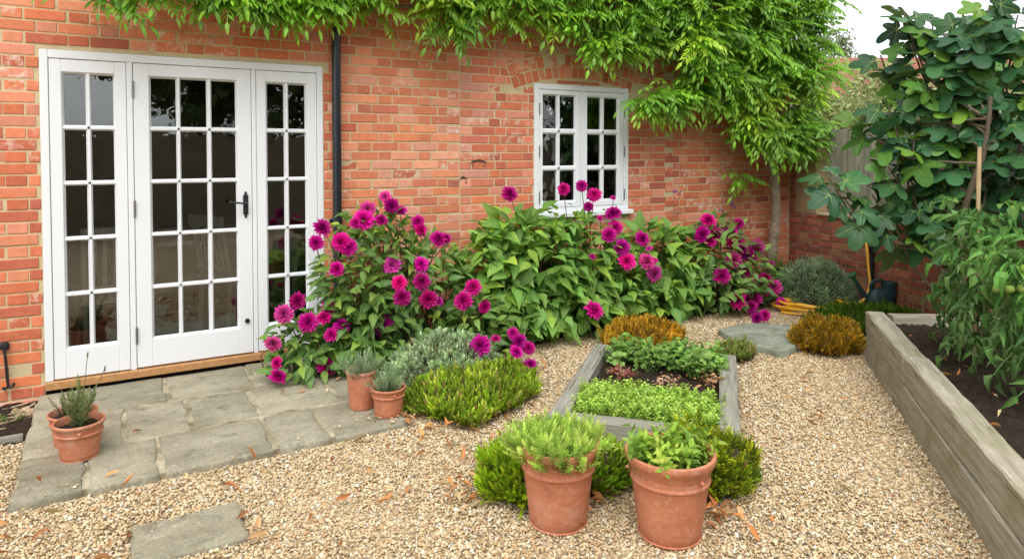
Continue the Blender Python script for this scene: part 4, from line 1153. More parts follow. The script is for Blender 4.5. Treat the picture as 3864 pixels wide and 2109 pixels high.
YG = [(0.26, 0.36, 0.022), (0.32, 0.42, 0.03), (0.21, 0.33, 0.024), (0.46, 0.50, 0.09), (0.17, 0.28, 0.024)]
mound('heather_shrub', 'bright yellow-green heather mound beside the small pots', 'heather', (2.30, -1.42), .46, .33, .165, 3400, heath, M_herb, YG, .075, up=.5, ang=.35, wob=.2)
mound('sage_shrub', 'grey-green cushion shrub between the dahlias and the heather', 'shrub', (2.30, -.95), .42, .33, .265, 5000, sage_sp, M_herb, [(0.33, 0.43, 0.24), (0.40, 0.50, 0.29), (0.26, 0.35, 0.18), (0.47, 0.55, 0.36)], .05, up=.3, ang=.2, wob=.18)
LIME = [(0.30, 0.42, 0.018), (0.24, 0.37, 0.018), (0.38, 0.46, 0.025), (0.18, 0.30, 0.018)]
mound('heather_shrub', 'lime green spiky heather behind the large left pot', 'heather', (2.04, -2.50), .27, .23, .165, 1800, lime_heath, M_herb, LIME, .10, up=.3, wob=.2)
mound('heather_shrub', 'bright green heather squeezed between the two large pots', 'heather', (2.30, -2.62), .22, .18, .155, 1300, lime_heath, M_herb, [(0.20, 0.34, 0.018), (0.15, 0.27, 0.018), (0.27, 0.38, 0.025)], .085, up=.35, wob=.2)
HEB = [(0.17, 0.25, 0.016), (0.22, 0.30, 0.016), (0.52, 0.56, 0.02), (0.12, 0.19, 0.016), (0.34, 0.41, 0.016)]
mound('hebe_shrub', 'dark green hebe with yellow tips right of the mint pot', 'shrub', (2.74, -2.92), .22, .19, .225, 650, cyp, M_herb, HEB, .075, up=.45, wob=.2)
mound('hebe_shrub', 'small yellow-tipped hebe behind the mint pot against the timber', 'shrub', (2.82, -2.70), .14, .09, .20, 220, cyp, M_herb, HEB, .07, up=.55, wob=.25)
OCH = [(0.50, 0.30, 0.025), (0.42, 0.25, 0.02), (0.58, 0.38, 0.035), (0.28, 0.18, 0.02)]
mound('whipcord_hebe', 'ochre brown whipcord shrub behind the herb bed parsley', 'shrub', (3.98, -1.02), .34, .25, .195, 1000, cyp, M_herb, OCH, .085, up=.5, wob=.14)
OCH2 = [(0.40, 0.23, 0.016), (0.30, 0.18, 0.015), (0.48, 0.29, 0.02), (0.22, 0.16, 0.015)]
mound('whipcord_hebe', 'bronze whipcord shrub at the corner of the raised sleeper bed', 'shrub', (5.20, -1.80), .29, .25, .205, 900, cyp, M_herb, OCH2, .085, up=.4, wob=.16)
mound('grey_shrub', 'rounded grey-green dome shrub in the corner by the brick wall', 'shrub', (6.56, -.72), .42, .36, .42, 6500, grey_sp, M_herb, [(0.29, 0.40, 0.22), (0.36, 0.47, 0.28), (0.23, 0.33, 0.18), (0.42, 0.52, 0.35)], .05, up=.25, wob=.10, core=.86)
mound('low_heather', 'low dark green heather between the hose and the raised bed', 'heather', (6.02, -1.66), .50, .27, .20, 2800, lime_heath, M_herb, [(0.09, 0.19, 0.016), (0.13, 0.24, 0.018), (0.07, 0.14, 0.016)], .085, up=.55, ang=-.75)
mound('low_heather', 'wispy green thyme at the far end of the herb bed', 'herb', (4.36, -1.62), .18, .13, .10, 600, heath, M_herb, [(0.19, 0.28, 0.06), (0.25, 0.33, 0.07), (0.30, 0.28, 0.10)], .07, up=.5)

# ================================================================== DAHLIAS AND LEAFY PLANTS
def dahlia_proto(seed, nring=6, openness=1.0):
    r = np.random.default_rng(seed); parts = []
    pet = leaf_proto(.46, 3, .35, -.12, .35, peak=.62)
    V, F, e, _ = pet
    sh = np.array([.55+.55*v[1] for v in V]); vein = np.clip(V[:, 1]*1.05, 0, 1)
    pet = (V, F, vein, sh)
    for k in range(nring):
        f = k/(nring-1); n = int(15-8*f); el = math.radians(-12+78*f**1.1)*openness; L = .98-.48*f
        for i in range(n):
            a = 2*PI*(i+.5*(k % 2))/n+r.normal(0, .09); e2 = el+r.normal(0, .10)
            d = np.array([math.cos(a)*math.cos(e2), math.sin(a)*math.cos(e2), math.sin(e2)]); nr = np.array([-math.cos(a)*math.sin(e2), -math.sin(a)*math.sin(e2), math.cos(e2)])
            pp = place(pet, d*.06+np.array([0, 0, -.12+.10*f]), d, nr, L*r.uniform(.88, 1.06)); pp = (pp[0], pp[1], vein*(1-.42*f)*r.uniform(.88, 1.0), sh*(1-.25*f)*r.uniform(.9, 1.1)); parts.append(pp)  # lower values towards the inner rings feed the painted depth
    m = MB(); m.tube([(0, 0, -.25), (0, 0, -.12), (0, 0, -.02)], [.1, .2, .12], 6)
    parts.append((np.array(m.V), tris(m.F), np.zeros(len(m.V)), np.full(len(m.V), .12)))
    return combine(parts)
DAH = [dahlia_proto(s, 6-(s % 2), (1.0, 1.12, .92, .8)[s]) for s in range(4)] + [dahlia_proto(9, 3, .75)]
def shade_mesh(name, p, mat):
    V, F, e, sh = p
    me = mesh_np(name, V, F, mat, True, {'vein': e, 'shade': sh}); return me
DAH_ME = [mesh_np('flower', p[0], p[1], M_petal, True, {'vein': p[2]}) for p in DAH]
TOM_F = None
def bud_mesh():
    m = MB(); m.lathe([(0.001, -.6), (.5, -.5), (.95, 0), (.8, .5), (.35, .9), (.02, 1.0)], (0, 0, 0), 8); return mesh_np('bud', m.V, m.F, simple('bud_green', (0.20, 0.24, 0.04), .5), True)
BUD = bud_mesh()

lf_d = [leaf_proto(.52, 4, .15, .22+.12*k, wavy=.08, peak=.36, stalk=.05) for k in range(4)]
lf_b = [leaf_proto(.56, 5, .22, .25+.12*k, wavy=.06, peak=.40, stalk=.05) for k in range(4)]
def leafy(name, label, cat, blobs, n, protos, mat, cols, size, base, n_single, flowers=(), out=.75, droop=.12, stems=24, group=None, fl_col=(0.60, 0.004, 0.25), buds=0, inner=.5):
    T = thing(name, label, cat, base, group)
    P, D, N = [], [], []
    vol = np.array([b[3]*b[4]*b[5] for b in blobs])**.75; cnt = np.maximum(12, (vol/vol.sum()*n).astype(int))
    for b, k in zip(blobs, cnt):
        d = rng.normal(size=(k, 3)); d /= np.linalg.norm(d, axis=1)[:, None]
        r = inner+(1-inner)*rng.random(k)**.5
        p = np.array(b[:3])+d*np.array(b[3:])*r[:, None]
        o = d.copy(); o[:, 2] = 0; o += rng.normal(0, .45, (k, 3)); o[:, 2] = rng.normal(.12-droop*.6, .38, k)+.45*np.clip(d[:, 2], -1, 1)
        nrm = d*out+np.array([0, -.15, .85])+rng.normal(0, .28, (k, 3))
        P.append(p); D.append(o); N.append(nrm)
    P = np.vstack(P); D = np.vstack(D); N = np.vstack(N)
    ok = (P[:, 2] > .02) & (P[:, 1] < -.03); P, D, N = P[ok], D[ok], N[ok]; k = len(P)
    R = frames(D, N); sc = size*rng.uniform(.65, 1.25, k)
    bz = np.clip((P[:, 2]-0)/max(.2, max(b[2]+b[5] for b in blobs)), 0, 1)
    cc = np.array(cols)[rng.integers(0, len(cols), k)]*rng.uniform(.85, 1.15, (k, 1))
    # fresh tips are yellower
    fresh = (rng.random(k) < .10+.18*bz)[:, None]; cc = np.where(fresh, cc*np.array([1.55, 1.3, .9]), cc)
    bc = np.mean([b[:3] for b in blobs], axis=0)
    sco = (P-bc) @ -np.array([FW[0], FW[1], -.3]) + rng.normal(0, .05, k)
    scatter(T, 'leaf', protos, mat, P, R, sc, rng.integers(0, len(protos), k), cc, n_single, score=sco)
    m = MB(); b0 = np.array(base)
    tops = [f[:3] for f in flowers] + [P[i] for i in rng.integers(0, k, stems)]
    for tp in tops:
        tp = np.array(tp, float); s = b0+np.array([rng.normal(0, .10), rng.normal(0, .06), 0]); s[0] += (tp[0]-b0[0])*.55; s[1] += (min(tp[1], -.05)-b0[1])*.4
        mid = s*.45+tp*.55+np.array([rng.normal(0, .03), rng.normal(0, .03), .06*(tp[2]-s[2])])
        tt = spline([s, mid, tp-np.array([0, 0, .01])], 4); m.tube(tt, np.linspace(.006, .0028, len(tt)), 5, False)
    if tops: m.build('stems', M_redstem if flowers else M_stem, T, True, kind='stuff')
    flowers = [tuple(np.array(f[:3])+unit(CAM-np.array(f[:3]))*(.17 if f[2] > .1 else .03))+(f[3],) for f in flowers]
    for i, f in enumerate(flowers):
        fx = unit(CAM-np.array(f[:3]))
        fd = unit(fx*np.array([1, 1, .6])*.75+np.array([0, -.25, .30])+rng.normal(0, .34, 3))
        if f[3] < .034: fd = unit(fd+np.array([0, 0, .6]))
        R1 = frames(np.array([unit(np.cross(fd, rng.normal(size=3)))]), np.array([fd]))[0]
        mm = np.eye(4); mm[:3, :3] = R1*f[3]*1.15*np.array([1, 1, .95])[None]; mm[:3, 3] = f[:3]
        obj('flower', DAH_ME[4 if f[3] < .034 else i % 4], T, Matrix(mm.tolist()), color=np.array(fl_col)*rng.uniform(.85, 1.25)*np.array([rng.uniform(.9, 1.05), 1, rng.uniform(.75, 1.25)])+(np.array([.05, .05, .05]) if rng.random() < .15 else 0))
    for i in range(buds):
        j = rng.integers(0, k); q = P[j]+np.array([rng.normal(0, .05), -.03, .07+.1*rng.random()]); mm = Matrix.Translation(q) @ Matrix.Scale(.010+.006*rng.random(), 4)
        if q[2] > .25: obj('bud', BUD, T, mm)
    return T
FL_A= [(2.12,-0.306,1.189,0.041),(2.158,-0.344,1.119,0.053),(2.229,-0.359,1.088,0.041),(1.973,-0.354,1.107,0.052),(1.929,-0.396,1.035,0.068),(2.062,-0.398,1.026,0.046),(1.867,-0.409,1.017,0.039),(1.629,-0.426,1.0,0.06),(1.566,-0.488,0.901,0.048),(1.738,-0.487,0.893,0.063),(1.788,-0.505,0.858,0.055),(2.343,-0.404,1.0,0.047),(2.355,-0.435,0.943,0.05),(2.478,-0.47,0.874,0.062),(2.539,-0.471,0.867,0.036),(2.071,-0.572,0.725,0.059),(2.298,-0.571,0.709,0.052),(2.275,-0.638,0.598,0.059),(2.103,-0.644,0.605,0.05),(2.1,-0.703,0.51,0.055),(2.293,-0.709,0.479,0.059),(2.373,-0.715,0.46,0.031),(1.68,-0.589,0.731,0.048),(2.563,-0.712,0.444,0.063),(2.67,-0.661,0.52,0.056),(2.728,-0.739,0.381,0.047)]
FL_B= [(1.462,-0.406,0.504,0.052),(1.36,-0.439,0.433,0.059),(1.518,-0.46,0.362,0.062),(1.669,-0.425,0.432,0.05),(1.626,-0.447,0.381,0.049),(1.745,-0.466,0.318,0.055),(1.663,-0.49,0.267,0.046),(2.048,-0.467,0.276,0.071),(1.275,-0.513,0.265,0.05),(1.613,-0.568,0.081,0.067),(1.284,-0.562,0.147,0.039),(1.289,-0.595,0.07,0.054)]
FL_C= [(2.545,-1.012,0.189,0.066),(2.687,-0.982,0.215,0.033),(2.834,-0.961,0.227,0.037),(2.866,-0.997,0.165,0.057),(2.823,-1.035,0.112,0.045),(2.931,-1.021,0.119,0.043),(2.724,-1.084,0.054,0.049),(2.779,-1.164,0.05,0.049),(2.866,-1.153,0.05,0.044)]
FL_D= [(3.154,-0.37,1.181,0.061),(3.69,-0.356,1.205,0.051),(3.881,-0.35,1.224,0.048),(4.001,-0.373,1.149,0.059),(4.204,-0.382,1.115,0.025),(3.91,-0.41,1.048,0.041),(4.164,-0.428,0.986,0.07),(4.013,-0.443,0.949,0.027),(4.16,-0.472,0.861,0.062),(4.069,-0.493,0.806,0.062),(4.439,-0.505,0.75,0.064),(4.183,-0.531,0.693,0.065),(4.208,-0.572,0.579,0.072),(4.432,-0.572,0.561,0.07),(4.512,-0.571,0.558,0.032),(4.484,-0.534,0.665,0.032),(4.486,-0.61,0.449,0.07),(3.842,-0.559,0.643,0.03),(3.748,-0.718,0.24,0.074)]
FL_E= [(5.408,-0.353,0.859,0.074),(5.813,-0.371,0.792,0.056),(5.276,-0.409,0.724,0.08),(5.443,-0.414,0.703,0.077),(5.357,-0.434,0.657,0.054),(5.672,-0.406,0.708,0.079),(5.64,-0.436,0.634,0.051),(5.758,-0.421,0.664,0.055),(5.782,-0.461,0.56,0.051),(5.972,-0.457,0.558,0.076),(5.814,-0.483,0.501,0.075),(5.855,-0.498,0.46,0.055),(5.604,-0.505,0.462,0.074),(5.708,-0.542,0.361,0.066),(5.371,-0.565,0.336,0.076),(6.12,-0.523,0.374,0.044),(5.973,-0.572,0.262,0.055),(6.062,-0.606,0.168,0.075),(5.7,-0.649,0.099,0.084),(5.623,-0.628,0.158,0.05),(5.491,-0.653,0.112,0.076),(5.592,-0.727,0.05,0.064),(5.976,-0.774,0.05,0.058),(5.944,-0.621,0.143,0.039),(5.432,-1.019,0.05,0.05),(5.286,-1.053,0.05,0.049)]
DG = [(0.115, 0.235, 0.055), (0.145, 0.275, 0.06), (0.095, 0.20, 0.052), (0.19, 0.31, 0.065)]
BGc = [(0.155, 0.325, 0.06), (0.19, 0.37, 0.068), (0.125, 0.27, 0.056), (0.24, 0.41, 0.08)]
leafy('dahlia', 'tall magenta dahlia growing beside the black drainpipe', 'dahlia', [(2.0, -.42, .62, .42, .30, .46), (2.35, -.45, .50, .36, .28, .42), (1.85, -.50, .45, .22, .2, .4), (2.15, -.5, .25, .5, .3, .26), (2.0, -.35, .98, .25, .15, .12)], 1500, lf_d, M_leaf, DG, .112, (2.05, -.30, 0), 230, FL_A, buds=14, stems=30)
leafy('dahlia', 'low magenta dahlia sprawling in front of the right sidelight', 'dahlia', [(1.60, -.42, .22, .28, .17, .20), (1.42, -.40, .26, .15, .12, .14), (1.85, -.55, .18, .22, .2, .18), (1.55, -.5, .10, .28, .16, .1)], 520, lf_d, M_leaf, DG, .112, (1.62, -.28, 0), 150, FL_B, buds=6, stems=12)
leafy('dahlia', 'fallen magenta dahlia stems lying over the grey shrub onto gravel', 'dahlia', [(2.66, -.80, .26, .22, .16, .24), (2.72, -.95, .14, .18, .12, .12)], 180, lf_d, M_leaf, DG, .115, (2.55, -.55, 0), 110, FL_C, stems=8)
leafy('leafy_shrub', 'big broad-leaved green plant below the casement window', 'shrub', [(3.30, -.36, .50, .56, .32, .48), (3.75, -.36, .52, .46, .30, .46), (2.98, -.36, .42, .30, .26, .40), (3.5, -.38, .22, .75, .33, .24), (3.35, -.30, .90, .42, .2, .15), (3.95, -.5, .3, .3, .2, .3)], 1600, lf_b, M_leaf, BGc, .160, (3.45, -.25, 0), 280, (), buds=10, stems=26, droop=.15)
leafy('dahlia', 'magenta dahlia with tall stems reaching up in front of the window', 'dahlia', [(4.02, -.44, .62, .30, .20, .30), (4.25, -.45, .35, .34, .24, .34), (3.75, -.35, .95, .22, .12, .12)], 380, lf_d, M_leaf, BGc, .105, (4.05, -.28, 0), 120, FL_D, buds=16, stems=20)
leafy('leafy_shrub', 'smaller broad-leaved green plant between the two right dahlias', 'shrub', [(4.72, -.33, .48, .40, .28, .40), (5.00, -.30, .38, .34, .26, .38), (4.75, -.38, .2, .45, .3, .2)], 560, lf_b, M_leaf, BGc, .165, (4.8, -.22, 0), 170, (), stems=16, droop=.15)
leafy('dahlia', 'dense magenta dahlia next to the wisteria trunk', 'dahlia', [(5.45, -.42, .45, .42, .28, .40), (5.80, -.45, .30, .36, .26, .32), (5.40, -.45, .2, .48, .32, .2), (5.55, -.35, .75, .3, .15, .12)], 1050, lf_d, M_leaf, DG, .112, (5.55, -.25, 0), 200, FL_E, buds=10, stems=24)
# tall thin verbena, petal litter
vb = thing('verbena', 'thin wiry verbena stems with tiny purple heads against the wall', 'flower', (5.6, -.15, 0))
m = MB(); heads = [(5.18, -.12, 1.12), (5.24, -.12, 1.10), (5.98, -.12, .98), (6.02, -.12, .93), (5.86, -.12, .90), (5.86, -.12, .84)]
for h in heads: tt = spline([(h[0]-.05, -.15, .3), (h[0]-.03, -.13, .7), h], 5); m.tube(tt, .0018, 4, False)
m.build('stems', M_stem, vb, kind='stuff')
mv = simple('verbena_purple', (0.14, 0.05, 0.26), .7)
for h in heads:
    m = MB()
    for k in range(6): q = np.array(h)+rng.normal(0, .012, 3); m.tube([q, q+(0, 0, .008), q+(0, 0, .014)], [.003, .009, .003], 6)
    m.build('flower_head', mv, vb)
mound('rosemary', 'pale green rosemary at the foot of the wisteria trunk', 'herb', (6.47, -.30), .20, .15, .36, 420, [sprig(26, 1, .14, .03, .7, taper=.2) for _ in range(3)], M_herb, [(0.16, 0.22, 0.06), (0.12, 0.18, 0.05)], .20, up=.8, core=.6)

# ================================================================== WISTERIA
def pinnate(npair, L, ll, lw, curl, seed, droop=.45, roll=0.0, fold=.15, jit=.15):
    r = np.random.default_rng(seed); parts = []
    def rach(t): return np.array([0, t*L*(1-.15*droop*t), -droop*t*t*L])
    for k in range(4): parts.append(strip(rach(k/4), rach((k+1)/4), .006, .8))
    for i in range(npair):
        t = .22+.72*i/npair; p = rach(t); tang = unit(rach(t+.02)-rach(t-.02)); f = .75+.5*math.sin(PI*min(1, .2+t*.75))*.6
        for s in (-1, 1):
            d = unit(tang*(.55+.4*t)+np.array([s*.95, 0, 0])+np.array([0, 0, -.14])+r.normal(0, jit, 3)); nr = unit(np.array([0, 0, 1.0])+r.normal(0, .22, 3))
            q = place(leaf_proto(lw/ll, 2 if ll < .08 else 3, fold, curl, roll, peak=.42), p, d, nr, ll*f*r.uniform(.85, 1.1)); parts.append((q[0], q[1], q[2], np.full(len(q[0]), r.uniform(.85, 1.12))))
    q = place(leaf_proto(lw/ll, 3, fold, curl, roll), rach(1.0), unit(rach(1)-rach(.95)), (0, .2, 1), ll*1.1); parts.append((q[0], q[1], q[2], np.full(len(q[0]), 1.08)))
    return combine(parts)
WL = [pinnate(6, .25, .074, .027, .22, s, droop=.40, jit=.09) for s in range(5)]
wis = thing('wisteria', 'large green wisteria trained over the house wall with bare trunk', 'climber', (6.61, -.12, 0))
cl = []
def clump(x, z, y, n, spread=.10, side=0.0, bright=1.0): cl.append((x, z, y, n, spread, side, bright))
tries = 0
while len(cl) < 330 and tries < 60000:
    tries += 1
    x = rng.uniform(-.2, 7.22); zl = np.interp(x, wist_low[:, 0], wist_low[:, 1]); 
    top = 2.95 if x < 2 else 3.25 if x < 4 else 3.75
    if x < .3 : continue
    z = rng.uniform(zl+.19, top)
    if 4.6 < x < 5.2 and z < 2.46: continue
    edge = z-zl
    # leave bare gaps of brick behind the upper band on the left and middle
    if x < 4.4 and edge > .12 and (math.sin(x*2.3+1)+math.sin(z*5+x*1.1)) > 1.05: continue
    y = -(.10+.16*rng.random()+(.18*rng.random() if x > 5 else 0))
    if any((x-c[0])**2+(z-c[1])**2+((y-c[2])*.6)**2 < (.125 if x > 5 else .115)**2 for c in cl): continue
    clump(x, z, y, int(rng.integers(14, 20)) if x > 4.6 else int(rng.integers(9, 14)), .09, 0, 1.0)
for x, z in ((4.62, 1.98), (4.78, 2.04), (4.72, 1.92), (4.95, 2.06), (4.90, 1.95), (5.10, 2.06), (5.08, 1.94), (5.25, 2.0), (5.32, 2.12)): clump(x, z, -.22-.08*rng.random(), 13, .08)
for x in np.arange(.30, 2.25, .13): clump(x+rng.normal(0, .03), 2.575+.03*math.sin(x*7)+rng.normal(0, .02), -.12-.1*rng.random(), 11, .07)
for x, z in ((6.10, 1.26), (6.14, 1.22)): clump(x, z, -.12, 5, .03)
for x, z in ((0.36, 2.45), (1.10, 2.48), (1.22, 2.48), (1.52, 2.50), (2.62, 2.50), (2.75, 2.48), (4.15, 2.40), (4.40, 2.38)): clump(x, z, -.2, 12, .07)
P, D, N, C = [], [], [], []
WC = np.array([(0.17, 0.37, 0.022), (0.205, 0.42, 0.025), (0.125, 0.29, 0.022), (0.27, 0.48, 0.028), (0.36, 0.54, 0.035)])
for (x, z, y, n, sp, sd_, br) in cl:
    hue = WC[rng.choice(5, p=[.3, .3, .2, .13, .07])]*rng.uniform(.75, 1.15)
    for i in range(n):
        a = rng.uniform(0, 2*PI); o = unit(np.array([math.cos(a)*1.0-.25, -(.30+.7*rng.random()), math.sin(a)*.35-.10]))
        P.append(np.array([x, y, z+(.06 if x < 4.55 else .035)])+rng.normal(0, sp*.6, 3)*np.array([1, .6, .7])); D.append(o); N.append(np.array([0, -.55, 1.0])+rng.normal(0, .2, 3)); C.append(hue*rng.uniform(.85, 1.2))
P, D, N, C = map(np.array, (P, D, N, C)); P[:, 1] = np.minimum(P[:, 1], -.05); k = len(P)
tipd = P+D*.2
R = frames(D, N); sc = rng.uniform(.72, 1.25, k)
inview = (tipd[:, 2] < 2.45+.12*np.clip(tipd[:, 0], 0, 7))
scatter(wis, 'leaf', WL, M_wist, P, R, sc, rng.integers(0, 5, k), C, 300, score=np.where(inview, -P[:, 1]-.04*np.abs(P[:, 0]-4)+rng.random(k)*.25, -9))
def trunk(name, pts, r0, r1, mat, parent, n=10, wob=.006):
    p = spline(pts, 8); p = p+rng.normal(0, wob*.3, p.shape); rr = np.linspace(r0, r1, len(p))*(1+.07*np.sin(np.arange(len(p))*1.1)); m = MB(); m.tube(p, rr, n); return m.build(name, mat, parent, True)
trunk('trunk', [(6.60, -.13, -.05), (6.585, -.15, .25), (6.60, -.16, .55), (6.63, -.17, .85), (6.605, -.17, 1.12), (6.60, -.17, 1.33)], .058, .050, M_bark, wis, 14)
trunk('branch', [(6.60, -.17, 1.28), (6.50, -.17, 1.42), (6.35, -.16, 1.60), (6.22, -.14, 1.85), (5.9, -.12, 2.3), (5.5, -.1, 2.55), (4.6, -.1, 2.62), (3.2, -.1, 2.66), (1.4, -.1, 2.62)], .042, .012, M_bark, wis)
trunk('branch', [(6.60, -.17, 1.30), (6.68, -.16, 1.42), (6.85, -.14, 1.55), (6.98, -.12, 1.8), (7.0, -.12, 2.4), (6.9, -.12, 3.2)], .036, .014, M_bark, wis)
trunk('branch', [(6.22, -.14, 1.85), (6.3, -.14, 2.3), (6.1, -.14, 2.9), (5.6, -.12, 3.3)], .022, .008, M_bark, wis)
m = MB()
for pts in ([(2.05, -.06, 2.62), (2.25, -.05, 2.50), (2.30, -.06, 2.40), (2.42, -.06, 2.36), (2.6, -.06, 2.38)], [(1.95, -.05, 2.42), (2.05, -.06, 2.40), (2.12, -.07, 2.50)], [(3.95, -.25, 2.50), (4.25, -.27, 2.47), (4.38, -.25, 2.36), (4.55, -.22, 2.28)], [(5.2, -.3, 2.62), (5.35, -.34, 2.70), (5.6, -.36, 2.72)]):
    tt = spline(pts, 6); m.tube(tt, np.linspace(.006, .0025, len(tt)), 5)
m.build('tendrils', simple('pale_vine', (0.30, 0.30, 0.12), .6), wis, True, kind='stuff')

# ================================================================== FIG
def fig_proto(seed):
    r = np.random.default_rng(seed); n = 44
    lob = [(0, 1.0), (.92, .84), (-.92, .84), (1.85, .55), (-1.85, .55)]; V = [(0, 0, 0)]; vein = [1.0]; F = []
    lob = [(a+r.normal(0, .05), l*r.uniform(.9, 1.08)) for a, l in lob]
    ring = [.3, .62, .86, 1.0]
    th = np.linspace(-PI*.93, PI*.93, n)
    def rad(t):
        v = .27
        for a, l in lob: v = max(v, l*max(0, math.cos(min(PI/2, abs(t-a)*2.7)))**.60)
        return v*(.5 if abs(t) > 2.6 else 1)
    rr = np.array([rad(t) for t in th]); rr = np.convolve(np.pad(rr, 1, mode='edge'), [.12, .76, .12], 'valid')
    for f in ring:
        for i, t in enumerate(th):
            q = rr[i]*f; x, y = q*math.sin(t), q*math.cos(t)
            va = max(0, 1-min(abs(t-a)*q for a, l in lob)/.055) if f < .97 else 0
            z = -.30*(x*x*1.2+max(0, y)**2*1.1)+.05*math.sin(5*t+seed)*f*f+.10*(1-va)*f*(1-f*.5)
            V.append((x*.68, y*.62+.0, z*.62)); vein.append(va)
    for i in range(n-1): F.append((0, 1+i+1, 1+i))
    for k in range(len(ring)-1):
        for i in range(n-1):
            a, b = 1+k*n+i, 1+(k+1)*n+i; F += [(a, a+1, b+1), (a, b+1, b)]
    V = np.array(V, float); V[:, 1] += .25
    st = strip((0, 0, 0), (0, .25, 0), .022, 1.6)
    return combine([(V, np.array(F, np.int32), np.array(vein), None), st])
FG = [fig_proto(s) for s in range(5)]
fig = thing('fig_tree', 'fig tree with large lobed leaves in front of the board fence', 'tree', (6.05, -2.45, 0))
TIPS = [(5.17,-1.797,1.34),(5.287,-1.872,1.155),(5.474,-1.98,1.185),(5.519,-2.129,0.965),(5.564,-1.9,1.651),(5.584,-2.037,1.401),(5.64,-2.192,1.192),(5.593,-1.796,1.813),(5.591,-2.024,1.88),(5.659,-2.189,1.615),(5.734,-1.983,2.154),(5.738,-1.864,2.294),(5.745,-2.098,2.358),(5.744,-2.224,2.039),(5.766,-2.361,1.792),(5.823,-2.38,2.207),(5.894,-2.179,2.512),(5.891,-2.411,2.474),(5.839,-2.513,1.99),(5.91,-2.565,1.67),(6.02,-2.608,2.281),(5.951,-2.697,1.895),(6.02,-2.748,1.61),(6.124,-2.661,2.514),(5.799,-2.392,1.465),(5.747,-2.249,1.373),(5.781,-2.28,1.04),(6.022,-2.408,1.404),(6.118,-2.582,1.346),(6.151,-2.807,2.094),(6.165,-2.839,1.41),(5.796,-2.002,2.641),(5.949,-2.556,2.586),(6.339,-2.139,1.134),(6.171,-1.897,1.957),(6.498,-2.189,2.373),(6.472,-1.968,1.627),(6.221,-1.704,1.663),(6.742,-2.236,1.791),(6.762,-2.384,1.199)]
P, D, N, LZ = [], [], [], []
base = np.array([5.95, -2.50, 0.0]); hub = [np.array(h) for h in ((5.85, -2.45, .55), (5.75, -2.5, 1.05), (5.7, -2.65, 1.5), (5.9, -2.75, .9))]
trunk('trunk', [base, hub[0], hub[1], hub[2], (5.68, -2.7, 1.9)], .035, .012, M_figbark, fig, 10)
for ti, tp in enumerate(TIPS):
    tp = np.array(tp); hz_ = float(np.clip(tp[2]-rng.uniform(.35, .9), .25, 1.75)); h = np.array([np.interp(hz_, (0, .55, 1.05, 1.5, 1.9), (5.95, 5.85, 5.75, 5.7, 5.68)), np.interp(hz_, (0, .55, 1.05, 1.5, 1.9), (-2.5, -2.45, -2.5, -2.65, -2.7)), hz_]); mid = h*.35+tp*.65+np.array([.10, .04, -.22])+rng.normal(0, .05, 3)
    trunk('branch', [h, mid, tp], .011, .006, M_figbark, fig, 6)
    ax = unit(tp-mid); n = int(rng.integers(8, 12)) if tp[0]*.864-tp[1]*.504 > 5.9 else int(rng.integers(4, 7))
    for i in range(n):
        a = i*2.4+rng.uniform(-.4, .4); t = i/n; o = np.array([math.cos(a), math.sin(a), 0])
        up_ = .25-.65*t+rng.normal(0, .28)-(.45 if tp[2] < 1.3 else 0)
        p = tp-ax*.22*t; P.append(p+o*.015); D.append(unit(o+np.array([0, 0, up_]))); N.append(np.array([0, 0, .8])+o*.7*max(0, .3-up_)+.75*unit(CAM-tp)*np.array([1, 1, .2])+rng.normal(0, .38, 3)); LZ.append(1-.35*(1-t))
P, D, N, LZ = map(np.array, (P, D, N, LZ)); k = len(P)
FC = np.array([(0.036, 0.110, 0.040), (0.045, 0.130, 0.040), (0.029, 0.088, 0.037), (0.075, 0.185, 0.030), (0.125, 0.25, 0.03)])
cc = FC[rng.choice(5, k, p=[.26, .26, .16, .18, .14])]*rng.uniform(.85, 1.15, (k, 1))
scatter(fig, 'leaf', FG, M_fig, P, frames(D, N), rng.uniform(.29, .40, k)*LZ, rng.integers(0, 5, k), cc, 300)
m_f = simple('unripe_fig', (0.05, 0.075, 0.02), .5)
for i in range(9):
    sp = P[rng.integers(0, k)]; m = MB(); m.lathe([(.002, -.03), (.012, -.022), (.019, 0), (.016, .015), (.004, .024)], tuple(sp+rng.normal(0, .02, 3)), 10); m.build('fig', m_f, fig, True)

